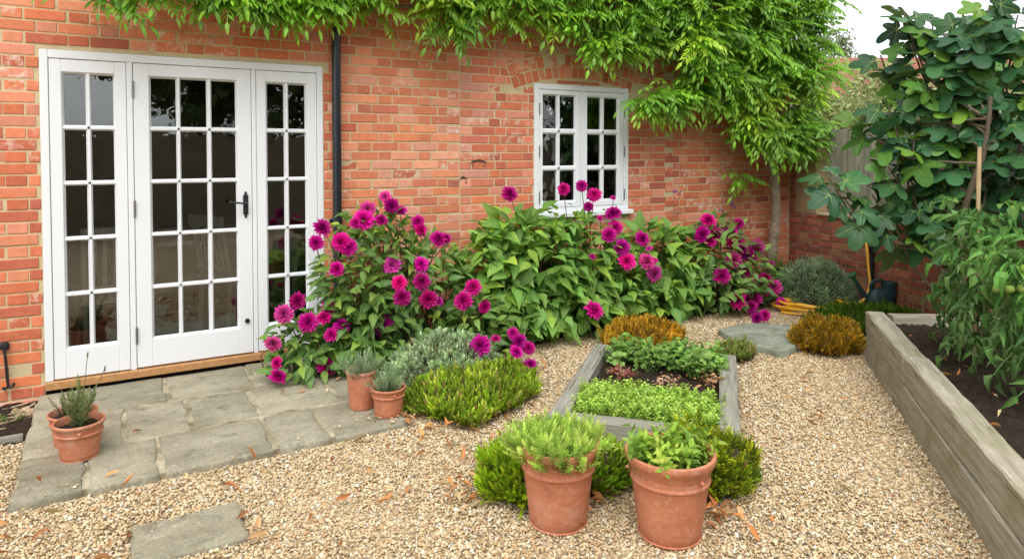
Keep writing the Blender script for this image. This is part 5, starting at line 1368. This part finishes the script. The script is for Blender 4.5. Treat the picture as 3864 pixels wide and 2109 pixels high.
# ================================================================== TOMATOES
TL = [pinnate(3, .17, .085, .060, .55, 20+s, droop=.8, roll=1.0, fold=.3, jit=.4) for s in range(4)] + [pinnate(3, .17, .085, .058, .35, 30+s, droop=.45, roll=.2, fold=.2, jit=.35) for s in range(2)]
TCc = np.array([(0.085, 0.20, 0.045), (0.11, 0.24, 0.055), (0.065, 0.16, 0.04), (0.15, 0.27, 0.08)])
m_tf = simple('green_tomato', (0.20, 0.30, 0.05), .25, .5)
m_yf = simple('tomato_flower', (0.75, 0.55, 0.02), .5)
def tomato(label, x, y, h, n, fruit, rad=.17):
    T = thing('tomato_plant', label, 'tomato plant', (x, y, .265))
    sp = spline([(x, y, .25), (x+.03, y-.02, .25+h*.4), (x-.02, y+.02, .25+h*.75), (x+.02, y, .25+h)], 10); m = MB(); m.tube(sp, np.linspace(.011, .005, len(sp)), 6); m.build('stem', M_stem, T, True)
    j = rng.integers(3, len(sp), n); a = rng.uniform(0, 2*PI, n); o = np.stack([np.cos(a), np.sin(a), rng.uniform(-.15, .6, n)], 1)
    o += np.array([-.25, -.15, 0]); up_ = (j/len(sp))
    P = sp[j]+o*np.array([rad, rad, .05])*rng.uniform(.1, .9, (n, 1)); D = o*np.array([1, 1, 1])+np.array([0, 0, -.35])*(1.2-up_)[:, None]; N = np.array([0, 0, 1.0])+rng.normal(0, .35, (n, 3))
    P[:, 2] = np.maximum(P[:, 2], .45)
    vv = np.where(up_ > .55, rng.integers(2, 6, n), rng.integers(0, 4, n))
    cc = TCc[rng.integers(0, 4, n)]*rng.uniform(.85, 1.15, (n, 1))*np.where(up_[:, None] > .6, np.array([.85, 1.05, .7]), 1.0)
    scatter(T, 'leaf', TL, M_tom, P, frames(D, N), rng.uniform(.6, 1.1, n), vv, cc, min(n, 120))
    for (fx, fy, fz, r) in fruit:
        m = MB(); m.lathe([(.001, -.8*r), (.6*r, -.72*r), (.97*r, -.3*r), (1.0*r, .1*r), (.8*r, .6*r), (.3*r, .8*r), (.05*r, .72*r)], (fx, fy, fz), 14); m.build('tomato', m_tf, T, True)
    for q in range(3):
        i = rng.integers(0, n); c = P[i]+np.array([-.05, -.08, -.02]); m = MB()
        for s in range(5): aa = s*1.257; m.add([c, c+(.004*math.cos(aa+.5), .004*math.sin(aa+.5), .004), c+(.016*math.cos(aa), .016*math.sin(aa), .006), c+(.004*math.cos(aa-.5), .004*math.sin(aa-.5), .004)], [(0, 1, 2, 3)])
        m.build('flower', m_yf, T)
tomato('leafy tomato plant tied to the bamboo cane in the raised bed', 4.76, -3.08, .96, 85, [(4.56, -3.20, .93, .022), (4.60, -3.23, .94, .024), (4.63, -3.20, .97, .020)], .15)
tomato('tomato plant with green fruit at the right edge of the raised bed', 4.36, -3.56, .80, 80, [(4.05, -3.50, .86, .023), (4.09, -3.53, .86, .024), (4.135, -3.57, .865, .028), (4.13, -3.58, .96, .026)], .15)
tomato('small tomato plant with curled leaves at the back of the raised bed', 5.02, -2.92, .50, 30, [(4.95, -3.0, .6, .02)], .14)
# ================================================================== POTTED HERBS, HERB BED
def tuft(name, label, cat, c, z, r, n, protos, mat, cols, L, spread=.5, rtop=None, jit=.2, group=None):
    T = thing(name, label, cat, (c[0], c[1], z), group)
    a = rng.uniform(0, 2*PI, n); q = r*np.sqrt(rng.random(n)); b = np.stack([c[0]+q*np.cos(a), c[1]+q*np.sin(a), np.full(n, z-.004)], 1)
    d = np.stack([np.cos(a)*q/r*spread, np.sin(a)*q/r*spread, np.ones(n)], 1)+rng.normal(0, jit, (n, 3)); d[:, 2] = np.maximum(d[:, 2], .55); R = frames(d, rng.normal(size=(n, 3)))
    cc = np.array(cols)[rng.integers(0, len(cols), n)]*rng.uniform(.82, 1.18, (n, 1))
    V, F, at = join_set(protos, b, R, L*rng.uniform(.6, 1.15, n), rng.integers(0, len(protos), n), cc)
    obj('foliage', mesh_np('foliage', V, F, mat, False, at), T, kind='stuff'); return T
hys = [sprig(34, 1, .24, .060, 1.05, base=.12, taper=.35, shade0=.7, shade1=1.2, stem=.008, bend=.08*s) for s in (-1, 0, 1, 2)]
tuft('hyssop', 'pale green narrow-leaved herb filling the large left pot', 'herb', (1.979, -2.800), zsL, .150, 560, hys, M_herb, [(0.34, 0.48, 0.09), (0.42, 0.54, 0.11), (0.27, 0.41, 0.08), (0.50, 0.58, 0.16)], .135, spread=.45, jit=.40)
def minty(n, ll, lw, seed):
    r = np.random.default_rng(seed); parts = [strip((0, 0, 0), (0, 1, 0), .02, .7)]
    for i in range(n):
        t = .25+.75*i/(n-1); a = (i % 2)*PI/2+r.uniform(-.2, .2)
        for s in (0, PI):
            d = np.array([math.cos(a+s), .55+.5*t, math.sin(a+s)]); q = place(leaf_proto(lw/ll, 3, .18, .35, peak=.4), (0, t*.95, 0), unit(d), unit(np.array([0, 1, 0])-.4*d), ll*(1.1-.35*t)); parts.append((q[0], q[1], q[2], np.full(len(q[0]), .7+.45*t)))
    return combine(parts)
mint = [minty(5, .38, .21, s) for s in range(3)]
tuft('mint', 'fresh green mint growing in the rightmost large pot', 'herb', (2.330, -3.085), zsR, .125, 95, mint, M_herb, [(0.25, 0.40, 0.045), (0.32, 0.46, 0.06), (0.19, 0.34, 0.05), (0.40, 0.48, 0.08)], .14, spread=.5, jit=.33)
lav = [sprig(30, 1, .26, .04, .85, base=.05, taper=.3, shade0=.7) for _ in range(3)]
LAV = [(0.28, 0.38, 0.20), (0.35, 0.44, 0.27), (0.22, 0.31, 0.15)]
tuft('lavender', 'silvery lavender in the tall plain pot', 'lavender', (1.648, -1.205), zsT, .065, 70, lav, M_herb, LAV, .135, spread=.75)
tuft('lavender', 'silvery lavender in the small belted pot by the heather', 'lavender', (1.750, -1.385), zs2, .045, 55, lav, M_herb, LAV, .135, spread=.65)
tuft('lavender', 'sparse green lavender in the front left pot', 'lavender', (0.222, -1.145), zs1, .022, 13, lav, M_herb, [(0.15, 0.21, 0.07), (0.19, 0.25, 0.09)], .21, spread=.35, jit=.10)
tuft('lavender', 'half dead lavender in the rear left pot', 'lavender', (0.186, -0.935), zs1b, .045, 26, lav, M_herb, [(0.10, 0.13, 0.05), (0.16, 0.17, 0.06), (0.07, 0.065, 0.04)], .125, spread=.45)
T = thing('lavender_spikes', 'two thin lavender flower stalks rising from the front left pot', 'lavender', (0.235, -1.14, zs1))
for pts in ([(.225, -1.145, zs1), (.245, -1.13, .33), (.262, -1.12, .50)], [(.235, -1.14, zs1), (.285, -1.12, .30), (.335, -1.09, .41)]):
    m = MB(); tt = spline(pts, 5); m.tube(tt, .0016, 4); m.tube([tt[-1]-(0, 0, .02), tt[-1], tt[-1]+(.002, 0, .012)], [.002, .0045, .002], 6); m.build('stalk', M_stem, T)

def bed_xy(a, b): return HB_O+HB_A*a+HB_B*b
def carpet(name, label, a0, a1, b0, b1, n, protos, cols, L, z=.05, lean=.25, edge=None, sc=None):
    c = bed_xy((a0+a1)/2, (b0+b1)/2); T = thing(name, label, 'herb', (c[0], c[1], z))
    aa = rng.uniform(a0, a1, n); bb = rng.uniform(b0, b1, n)
    if edge is not None:
        k = aa < a1-edge*(.5+.5*np.sin(bb*11+1)*np.sin(bb*5))
        aa, bb = aa[k], bb[k]; n = len(aa)
    P = HB_O[None]+HB_A[None]*aa[:, None]+HB_B[None]*bb[:, None]; P = np.column_stack([P, np.full(n, z)])
    D = np.array([0, 0, 1.0])+rng.normal(0, lean, (n, 3)); cc = np.array(cols)[rng.integers(0, len(cols), n)]*rng.uniform(.82, 1.18, (n, 1))
    LL = L*rng.uniform(.65, 1.2, n)
    V, F, at = join_set(protos, P, frames(D, rng.normal(size=(n, 3))), LL, rng.integers(0, len(protos), n), cc)
    obj('foliage', mesh_np('foliage', V, F, M_herb, False, at), T, kind='stuff'); return T
oreg = [minty(6, .24, .17, 40+s) for s in range(3)]
carpet('oregano', 'light green oregano carpet in the near half of the herb bed', .115, .60, .11, .875, 1500, oreg, [(0.31, 0.47, 0.075), (0.38, 0.54, 0.095), (0.24, 0.38, 0.06), (0.45, 0.58, 0.13)], .10, edge=.12)
def parsley(seed):
    r = np.random.default_rng(seed); parts = []
    def frond(p, d, s):
        for da, l in ((0, 1.0), (.75, .75), (-.75, .75), (1.5, .5), (-1.5, .5)):
            dd = np.array([math.sin(da), math.cos(da), 0]); R = frames(np.array([d]), np.array([[0, .2, 1.0]]))[0]; q = place(leaf_proto(.75, 3, .15, .3, wavy=.35, peak=.6), p, R @ dd, R @ np.array([0, 0, 1.0]), s*l); parts.append((q[0], q[1], q[2], np.full(len(q[0]), r.uniform(.85, 1.2))))
    tip = np.array([r.normal(0, .12), r.normal(0, .12), 1.0]); parts.append(strip((0, 0, 0), tip, .018, .9))
    frond(tip, unit(np.array([r.normal(), r.normal(), .35])), .22)
    for s in range(5):
        a = r.uniform(0, 6.28); b = tip*.72+np.array([math.cos(a), math.sin(a), .12])*.2; parts.append(strip(tip*.66, b, .012, .9)); frond(b, unit(np.array([math.cos(a), math.sin(a), .2])), .19)
    V, F, e, sh = combine(parts); return V[:, [0, 2, 1]]*np.array([1, 1, -1]), F, e, sh
PAR = [parsley(s) for s in range(5)]
k = 0
for (a, b) in ((1.14, .20), (1.22, .33), (1.10, .42), (1.20, .52), (1.12, .62), (1.22, .70), (1.06, .74), (1.16, .82), (1.26, .22), (1.25, .60)):
    c = bed_xy(a, b); n = 24
    k += 1; T = thing('parsley', 'parsley clump in the far half of the herb bed, '+('nearest the left timber', 'second from the left timber', 'third from the left, standing forward', 'in the middle of the row', 'right of the middle', 'behind the right-hand clumps', 'standing forward near the right timber', 'against the right timber', 'tucked in the far left corner', 'back right of middle')[k-1], 'parsley', (c[0], c[1], .05), group='parsley clumps in the herb bed')
    P = np.column_stack([rng.normal(c[0], .02, n), rng.normal(c[1], .03, n), np.full(n, .05)]); D = np.array([0, 0, 1.0])+rng.normal(0, .42, (n, 3)); cc = np.array([(0.23, 0.40, 0.09), (0.29, 0.46, 0.11), (0.18, 0.33, 0.07)])[rng.integers(0, 3, n)]*rng.uniform(.85, 1.15, (n, 1))
    V, F, at = join_set(PAR, P, frames(D, rng.normal(size=(n, 3))), rng.uniform(.10, .20, n), rng.integers(0, 5, n), cc); obj('foliage', mesh_np('foliage', V, F, M_herb, False, at), T, kind='stuff')
tuft('lettuce_seedling', 'small pink and red tinted leafy plant in the herb bed', 'seedling', bed_xy(.95, .26), .05, .07, 30, PAR, M_herb, [(0.45, 0.16, 0.13), (0.38, 0.22, 0.14), (0.50, 0.10, 0.09), (0.16, 0.24, 0.06)], .075, spread=.8)
tuft('dead_seedling', 'dried pinkish brown plant remains in the herb bed soil', 'dead plant', bed_xy(.80, .56), .05, .04, 14, PAR, M_dry, [(0.40, 0.22, 0.13), (0.45, 0.30, 0.20)], .08, spread=.7)
tuft('dead_seedling', 'dried brown plant remains beside the right timber of the herb bed', 'dead plant', bed_xy(.88, .84), .05, .05, 18, PAR, M_dry, [(0.38, 0.20, 0.11), (0.22, 0.22, 0.06)], .10, spread=.7)
for i, (x, y) in enumerate(((-.25, -.30), (-.14, -.34), (-.35, -.28))):
    tuft('weed', 'small green weed seedling in the soil left of the patio', 'weed', (x, y), -.03, .03, 8, mint, M_herb, [(0.09, 0.17, 0.03)], .06, spread=1.2, group='weeds left of the patio')

# ================================================================== HOSE, CAN, STANDPIPE, CANE
hp = []
cx, cy = 6.16, -.95; u1 = np.array([.80, .60]); u2 = np.array([-.60, .80])   # ellipse axes
for i in range(150):
    t = i/149; a = 2*PI*5.4*t+2.3; r = 1+.16*math.sin(a*.37+1)+.10*math.sin(a*1.3); z = .004+.016*(i//28)+.010*math.sin(a*2.1)
    p = np.array([cx, cy])+u1*.22*r*math.cos(a)+u2*.29*r*math.sin(a); hp.append((p[0]+.02*math.sin(i*.11), p[1], z))
e = hp[-1]
hp += [(6.36, -1.20, .06), (6.48, -1.28, .12), (6.58, -1.28, .25), (6.62, -1.24, .40), (6.65, -1.20, .60), (6.72, -1.14, .66), (6.77, -1.125, .62)]
hs_ = spline(hp, 3); m = MB(); m.tube(hs_, .0125, 8); ho = m.build('garden_hose', M_hose, None, True); tag(ho, 'coiled yellow garden hose on the gravel rising to the wall', 'hose')
sp_t = thing('standpipe', 'black standpipe with grey tap head against the brick wall', 'standpipe', (6.76, -1.19, 0))
bp = np.array([6.755, -1.19])
m = MB(); m.tube(spline([(bp[0]+.02, bp[1], -.02), (bp[0]+.005, bp[1], .2), (bp[0], bp[1], .35), (bp[0], bp[1], .55)], 6), .019, 10); m.build('pipe', M_pipe, sp_t, True)
m = MB(); m.tube([(bp[0], bp[1], .53), (bp[0], bp[1], .60)], [.028, .030], 12); m.build('collar', M_pipe, sp_t, True)
m = MB(); m.box((bp[0]-.05, bp[1]-.03, .60), (bp[0]+.05, bp[1]+.04, .635), .005); m.tube([(bp[0]+.05, bp[1], .62), (bp[0]+.09, bp[1]-.01, .625), (bp[0]+.09, bp[1]-.01, .66)], .008, 8); m.build('tap_head', M_steel, sp_t, True)
wc = thing('watering_can', 'dark green plastic watering can with bright green rose by the wall', 'watering can', (6.70, -1.42, 0))
Mw = Matrix.Translation((6.62, -1.36, .03)) @ Matrix.Rotation(math.radians(-38), 4, 'Z')   # local +x = filler side, -x = spout
def squash(V, fx, fy): return [(v[0]*fx, v[1]*fy, v[2]) for v in V]
m = MB(); m.lathe([(.085, 0), (.095, .01), (.096, .10), (.085, .16), (.06, .195), (.02, .205)], (0, 0, 0), 24); m.V = [(v[0]*1.35, v[1]*.85, v[2]) for v in m.V]; m.build('body', M_can, wc, True, M=Mw)
m = MB(); pr = [(.066, .13), (.064, .22), (.068, .262), (.062, .268), (.050, .264), (.046, .22)]; m.lathe(pr, (.075, 0, 0), 20, False); m.build('filler', M_can, wc, True, M=Mw)
m = MB(); m.lathe([(.001, .235), (.047, .236)], (.075, 0, 0), 20, False); m.build('opening', M_black, wc, M=Mw)  # black disc across the filler, painted stand-in for the dark inside
m = MB(); m.tube(spline([(.05, 0, .255), (-.01, 0, .28), (-.065, 0, .265), (-.085, 0, .22), (-.08, 0, .165)], 5), .017, 10); m.build('handle', M_can, wc, True, M=Mw)
m = MB(); m.tube([(-.09, 0, .06), (-.16, 0, .16), (-.225, 0, .27)], [.04, .026, .017], 12); m.build('spout', M_can, wc, True, M=Mw)
m = MB(); m.tube([(-.222, 0, .265), (-.245, 0, .30), (-.258, 0, .325), (-.262, 0, .331)], [.018, .022, .048, .045], 16); m.build('rose', M_canrose, wc, True, M=Mw)
ca = thing('bamboo_cane', 'bamboo cane with green cap standing among the tomato plants', 'cane', (4.906, -3.001, .26))
m = MB(); m.tube([(4.906-.01, -3.001, .25), (4.906-.005, -3.001, .6), (4.906-.002, -3.001, 1.59-.30), (4.906-.002, -3.001, 1.59-.29), (4.906, -3.001, 1.59-.03)], [.0125, .012, .0115, .013, .0105], 10); m.build('pole', M_cane, ca, True)
m = MB(); m.lathe([(.013, 0), (.013, .03), (.020, .034), (.020, .044), (.002, .046)], (4.906, -3.001, 1.59-.04), 12); m.build('cap', M_canrose, ca, True)
for x, y, z, lab in ((1.985, -2.93, zsL, 'small black plant label in the large left pot'), (2.38, -3.19, zsR, 'small black plant label in the mint pot')):
    m = MB(); m.box((x-.009, y-.0015, z-.02), (x+.009, y+.0015, z+.065), .001); o = m.build('plant_label', M_black, None); tag(o, lab, 'plant label')

# ================================================================== FALLEN LEAVES AND PETALS
dry = [leaf_proto(.34, 5, .5, .35*s, roll=.5, twist=.9*s, peak=.45) for s in (1, -1, .4, -.5)]
dry_me = [proto_mesh('fallen_leaf', p, M_dry) for p in dry]
DC = [(0.55, 0.24, 0.08), (0.48, 0.18, 0.06), (0.60, 0.36, 0.17), (0.36, 0.15, 0.06), (0.58, 0.46, 0.24)]
def litter(label, group, pts, z, size, cols=DC):
    for (x, y) in pts:
        c = np.array(cols[rng.integers(0, len(cols))])*rng.uniform(.8, 1.15)
        M_ = Matrix.Translation((x, y, z+.008+.006*rng.random())) @ Matrix.Rotation(rng.uniform(0, 6.28), 4, 'Z') @ Matrix.Rotation(rng.normal(0, .3), 4, 'X') @ Matrix.Rotation(rng.normal(0, .5), 4, 'Y') @ Matrix.Scale(size*rng.uniform(.7, 1.25), 4)
        tag(obj('fallen_leaf', dry_me[rng.integers(0, 4)], None, M_, color=c), label, 'fallen leaf', group)
def sc_pts(n, x0, x1, y0, y1, avoid):
    out = []
    while len(out) < n:
        p = np.array([[rng.uniform(x0, x1), rng.uniform(y0, y1)]])
        if not any(inside([tuple(a) for a in q], p)[0] for q in avoid): out.append(tuple(p[0]))
    return out
AV = (herb_poly, rb_poly, patio_poly, step_poly)
litter('curled orange-brown dead leaf lying on the gravel', 'dead leaves on the gravel', sc_pts(46, .0, 2.4, -2.6, -1.6, AV)+sc_pts(26, 2.0, 4.6, -3.4, -1.6, AV)+sc_pts(14, -.3, 0, -2.2, -1.0, AV)+sc_pts(14, 2.6, 4.4, -1.5, -.8, AV), -.008, .07)
litter('curled dead leaf heaped beside the large pots under the shrubs', 'dead leaves round the large pots', [tuple(rng.normal((2.10, -2.78), (.10, .05))) for _ in range(26)]+[tuple(rng.normal((2.60, -3.14), (.11, .05))) for _ in range(22)]+[tuple(rng.normal((1.72, -2.45), (.1, .08))) for _ in range(12)], -.004, .068)
litter('dead leaf lying on the paving slabs', 'dead leaves on the paving', [(1.30, -.72), (1.42, -.78), (1.48, -.74), (.45, -.98), (.08, -1.40), (1.25, -.5), (1.52, -.9), (.33, -1.48), (1.68, -.95), (1.75, -1.0), (1.8, -1.1), (1.62, -.7)], .002, .052)
litter('dead leaf at the foot of the yellow-green heather', 'dead leaves by the heather', [tuple(rng.normal((2.05, -1.68), (.14, .04))) for _ in range(20)]+[tuple(rng.normal((1.84, -1.42), (.03, .1))) for _ in range(8)], -.004, .066)
litter('dry leaf on the soil of the raised sleeper bed', 'dead leaves in the raised bed', [tuple(RB_C+RB_U*rng.uniform(.2, 2.2)+RB_N*rng.uniform(.2, .8)) for _ in range(34)], .272, .055)
litter('dry leaf on the soil of the herb bed', 'dead leaves in the herb bed', [tuple(bed_xy(rng.uniform(.72, 1.05), rng.uniform(.15, .85))) for _ in range(26)]+[tuple(bed_xy(rng.uniform(.12, .2), rng.uniform(.12, .3))) for _ in range(5)], .055, .045)
litter('dead leaf on the bare soil left of the patio', 'dead leaves left of the patio', [(rng.uniform(-.5, -.08), rng.uniform(-.65, -.05)) for _ in range(18)], -.02, .04)
pet_me = proto_mesh('fallen_petal', leaf_proto(.5, 3, .3, .2, roll=.4), M_petal)
for i in range(34):
    x, y = (rng.normal(3.0, .16), rng.normal(-1.0, .12)) if i < 16 else (rng.normal(5.35, .12), rng.normal(-1.0, .05))
    M_ = Matrix.Translation((x, y, -.012 if i < 16 else .04)) @ Matrix.Rotation(rng.uniform(0, 6.28), 4, 'Z') @ Matrix.Scale(.030*rng.uniform(.6, 1.2), 4)
    tag(obj('fallen_petal', pet_me, None, M_, color=(.40, .01, .20)), 'fallen magenta petal on the gravel near the sprawling dahlia' if i < 16 else 'fallen magenta petal on the stone slab edge', 'petal', 'petals by the sprawling dahlia' if i < 16 else 'petals on the stone slab')

# ================================================================== BEYOND THE FENCE
def tree(name, label, base, h, crown, n, cols, lsize, mat=M_far, bark=M_figbark, limbs_=5, clumps=60, group=None, tr=.12):
    T = thing(name, label, 'tree', base, group); b = np.array(base, float)
    trunk('trunk', [b, b+(.1, 0, h*.25), b+(0, .1, h*.5)], tr, tr*.6, bark, T, 8)
    P, D, N = [], [], []
    for i in range(clumps):
        d = rng.normal(size=3); d /= np.linalg.norm(d); c = b+np.array(crown[:3])+d*np.array(crown[3:])*rng.uniform(.35, 1.0)
        if i < limbs_: trunk('branch', [b+(0, .1, h*.45), (b+(0, .1, h*.5)+c)/2+rng.normal(0, .15, 3), c], tr*.5, tr*.12, bark, T, 6)
        k = n//clumps; q = rng.normal(size=(k, 3)); q /= np.linalg.norm(q, axis=1)[:, None]; rr = rng.uniform(.3, 1, k)[:, None]
        P.append(c+q*rr*min(crown[3:])*.38); D.append(q+rng.normal(0, .6, (k, 3))+(0, 0, -.4)); N.append(q*.4+np.array([0, 0, 1.])+rng.normal(0, .4, (k, 3)))
    P, D, N = map(np.vstack, (P, D, N)); k = len(P); ok = P[:, 2] > b[2]+.2; P, D, N = P[ok], D[ok], N[ok]; k = len(P)
    cc = np.array(cols)[rng.integers(0, len(cols), k)]*rng.uniform(.8, 1.2, (k, 1))
    pr = [leaf_proto(.42, 2, .15, .3), leaf_proto(.5, 2, .2, .1)]
    V, F, at = join_set(pr, P, frames(D, N), lsize*rng.uniform(.7, 1.3, k), rng.integers(0, 2, k), cc); obj('crown', mesh_np('crown', V, F, mat, True, at), T, kind='stuff'); return T
PALE = [(0.26, 0.32, 0.12), (0.31, 0.37, 0.15), (0.22, 0.28, 0.10), (0.36, 0.38, 0.19)]
tree('pale_tree', 'pale green feathery tree just beyond the board fence', (11.6, 1.9, 0), 3.2, (0, 0, 2.0, 1.5, 1.5, .95), 11000, PALE, .13, clumps=70)
tree('pale_tree', 'pale green tree behind the fig, right of the chimney', (12.4, -.9, 0), 2.9, (0, 0, 1.85, 1.7, 1.5, .95), 9000, PALE, .13, clumps=60)
tree('far_tree', 'thin distant tree rising above the neighbouring roof ridge', (24.5, 11.5, 0), 6, (0, 0, 5.4, .9, .9, 1.0), 1600, [(0.16, 0.20, 0.10)], .16, clumps=30)
tree('garden_shrub', 'green shrub hiding the neighbouring house wall behind the fence', (12.2, 3.6, 0), 2.2, (0, 0, 1.2, 1.6, 1.4, .9), 6000, [(0.10, 0.16, 0.05), (0.14, 0.20, 0.06)], .11, clumps=40)
NH = thing('neighbour_house', 'neighbouring house with red tiled roof and brick chimney', 'house', (18, 4, 0))
nd_ = unit((.86, -.50)); nn_ = np.array([.50, .86]); o0 = np.array([15.2, 6.2])
MN = Matrix(((nd_[0], nn_[0], 0, o0[0]), (nd_[1], nn_[1], 0, o0[1]), (0, 0, 1, 0), (0, 0, 0, 1)))
m = MB(); m.box((-2, 0, -.1), (12, 5, 3.0)); NW = m.build('wall', simple('cream_render', (0.70, 0.69, 0.66), .9), NH, M=MN)
M_tile = simple('red_clay_tile', (0.21, 0.08, 0.045), .85, var=.3, vscale=7)
rp = MB(); rp.add([(-2.2, -.25, 2.85), (12.2, -.25, 2.85), (12.2, 2.6, 4.25), (-2.2, 2.6, 4.25), (12.2, 5.3, 2.85), (-2.2, 5.3, 2.85)], [(0, 1, 2, 3), (3, 2, 4, 5), (0, 3, 5), (1, 4, 2), (0, 5, 4, 1)])
RF = rp.build('roof', M_tile, NH, M=MN)
tm = []
for k in range(3):
    q = MB(); q.box((0, 0, 0), (14.4, .22, .022)); tm.append(q)
me_row = None
slope = math.atan2(1.40, 2.85)
for r in range(17):      # courses of tiles standing proud one over the other
    q = MB()
    for c in range(72):
        x = -2.2+c*.2+(.1 if r % 2 else 0)
        z = rng.normal(0, .006); q.box((x, -.02, z), (x+.192, .20, z+.022))
    q.build('tile_course', M_tile, RF, M=MN @ Matrix.Translation((0, -.25+r*.168, 2.87+r*.0826)) @ Matrix.Rotation(slope-.05, 4, 'X'), kind='stuff')
q = MB()
for c in range(40): q.tube([(-2.2+c*.36, 2.6, 4.27), (-2.2+c*.36+.34, 2.6, 4.27)], .085, 8)
q.build('ridge_tiles', M_tile, RF, M=MN, kind='stuff')
ch = MB(); ch.box((3.3, 1.7, 3.4), (3.95, 2.3, 4.48)); ch.box((3.25, 1.65, 4.482), (4.0, 2.35, 4.54)); ch.box((3.2, 1.6, 4.542), (4.05, 2.4, 4.62)); ch.box((3.26, 1.66, 4.622), (3.99, 2.34, 4.70))
def far_brick():
    m, nt, out = new_mat('far_chimney_brick'); pos = nd(nt, 'ShaderNodeTexCoord').outputs['Object']
    b = nd(nt, 'ShaderNodeTexBrick', {'Vector': nd(nt, 'ShaderNodeMapping', {'Vector': pos, 'Rotation': (PI/2, 0, 0)}).outputs[0], 'Color1': (0.42, 0.12, 0.07, 1), 'Color2': (0.50, 0.17, 0.10, 1), 'Mortar': (0.4, 0.3, 0.22, 1), 'Scale': 4.0, 'Mortar Size': .012})
    finish(nt, out, b.outputs['Color'], .9, .1); return m
ch.build('chimney', far_brick(), RF, M=MN)
for x in (-.6, 2.2, 5.4, 8.4):
    f = MB(); f.box((x, -.04, 1.2), (x+1.1, -.002, 2.35)); w_ = f.build('window', M_white, NH, M=MN)
    for i in range(3):
        for j in range(2): q = MB(); q.box((x+.08+i*.33, -.05, 1.28+j*.53), (x+.36+i*.33, -.041, 1.74+j*.53)); q.build('pane', simple('far_glass', (.03, .035, .04), .1, .5), w_, M=MN)

# ================================================================== BEHIND THE CAMERA (mirrored in the glass)
BF = thing('rear_fence', 'tall brown board fence behind the viewpoint, mirrored in the glass', 'fence', (4, -9.2, 0))
q = MB(); q.add([(0, 0, 0), (.14, .012, 0), (.14, .012, 1.85), (0, 0, 1.85), (0, .03, 0), (.14, .03, 0), (.14, .03, 1.85), (0, .03, 1.85)], [(0, 3, 2, 1), (4, 5, 6, 7), (0, 1, 5, 4), (3, 7, 6, 2), (0, 4, 7, 3), (1, 2, 6, 5)])
bm_ = mesh_np('board', q.V, q.F, simple('brown_fence', (0.19, 0.16, 0.11), .85, var=.3, vscale=9))
for i in range(150): obj('board', bm_, BF, Matrix.Translation((-5+i*.138, -9.2, rng.normal(0, .01))))
DK = [(0.07, 0.12, 0.03), (0.10, 0.15, 0.035), (0.055, 0.09, 0.028)]
labs = ['mirrored in the left sidelight', 'mirrored in the glazed door', 'mirrored in the right sidelight', 'mirrored in the left casement', 'mirrored in the right casement', 'at the far right behind the fence']
for i, (x, y, s) in enumerate(((-3.2, -12.5, 1.0), (2.2, -12.0, 1.15), (6.0, -12.6, 1.1), (10.0, -12.2, 1.2), (14.2, -12.8, 1.1), (18.0, -12.0, 1.0))):
    tree('rear_tree', 'dark leafy tree behind the viewpoint, '+labs[i], (x, y, 0), 5.5*s, (0, 0, 3.4*s, 2.1*s, 1.7, 2.3*s), 4200, DK, .34, clumps=55, tr=.16, group='trees behind the viewpoint')
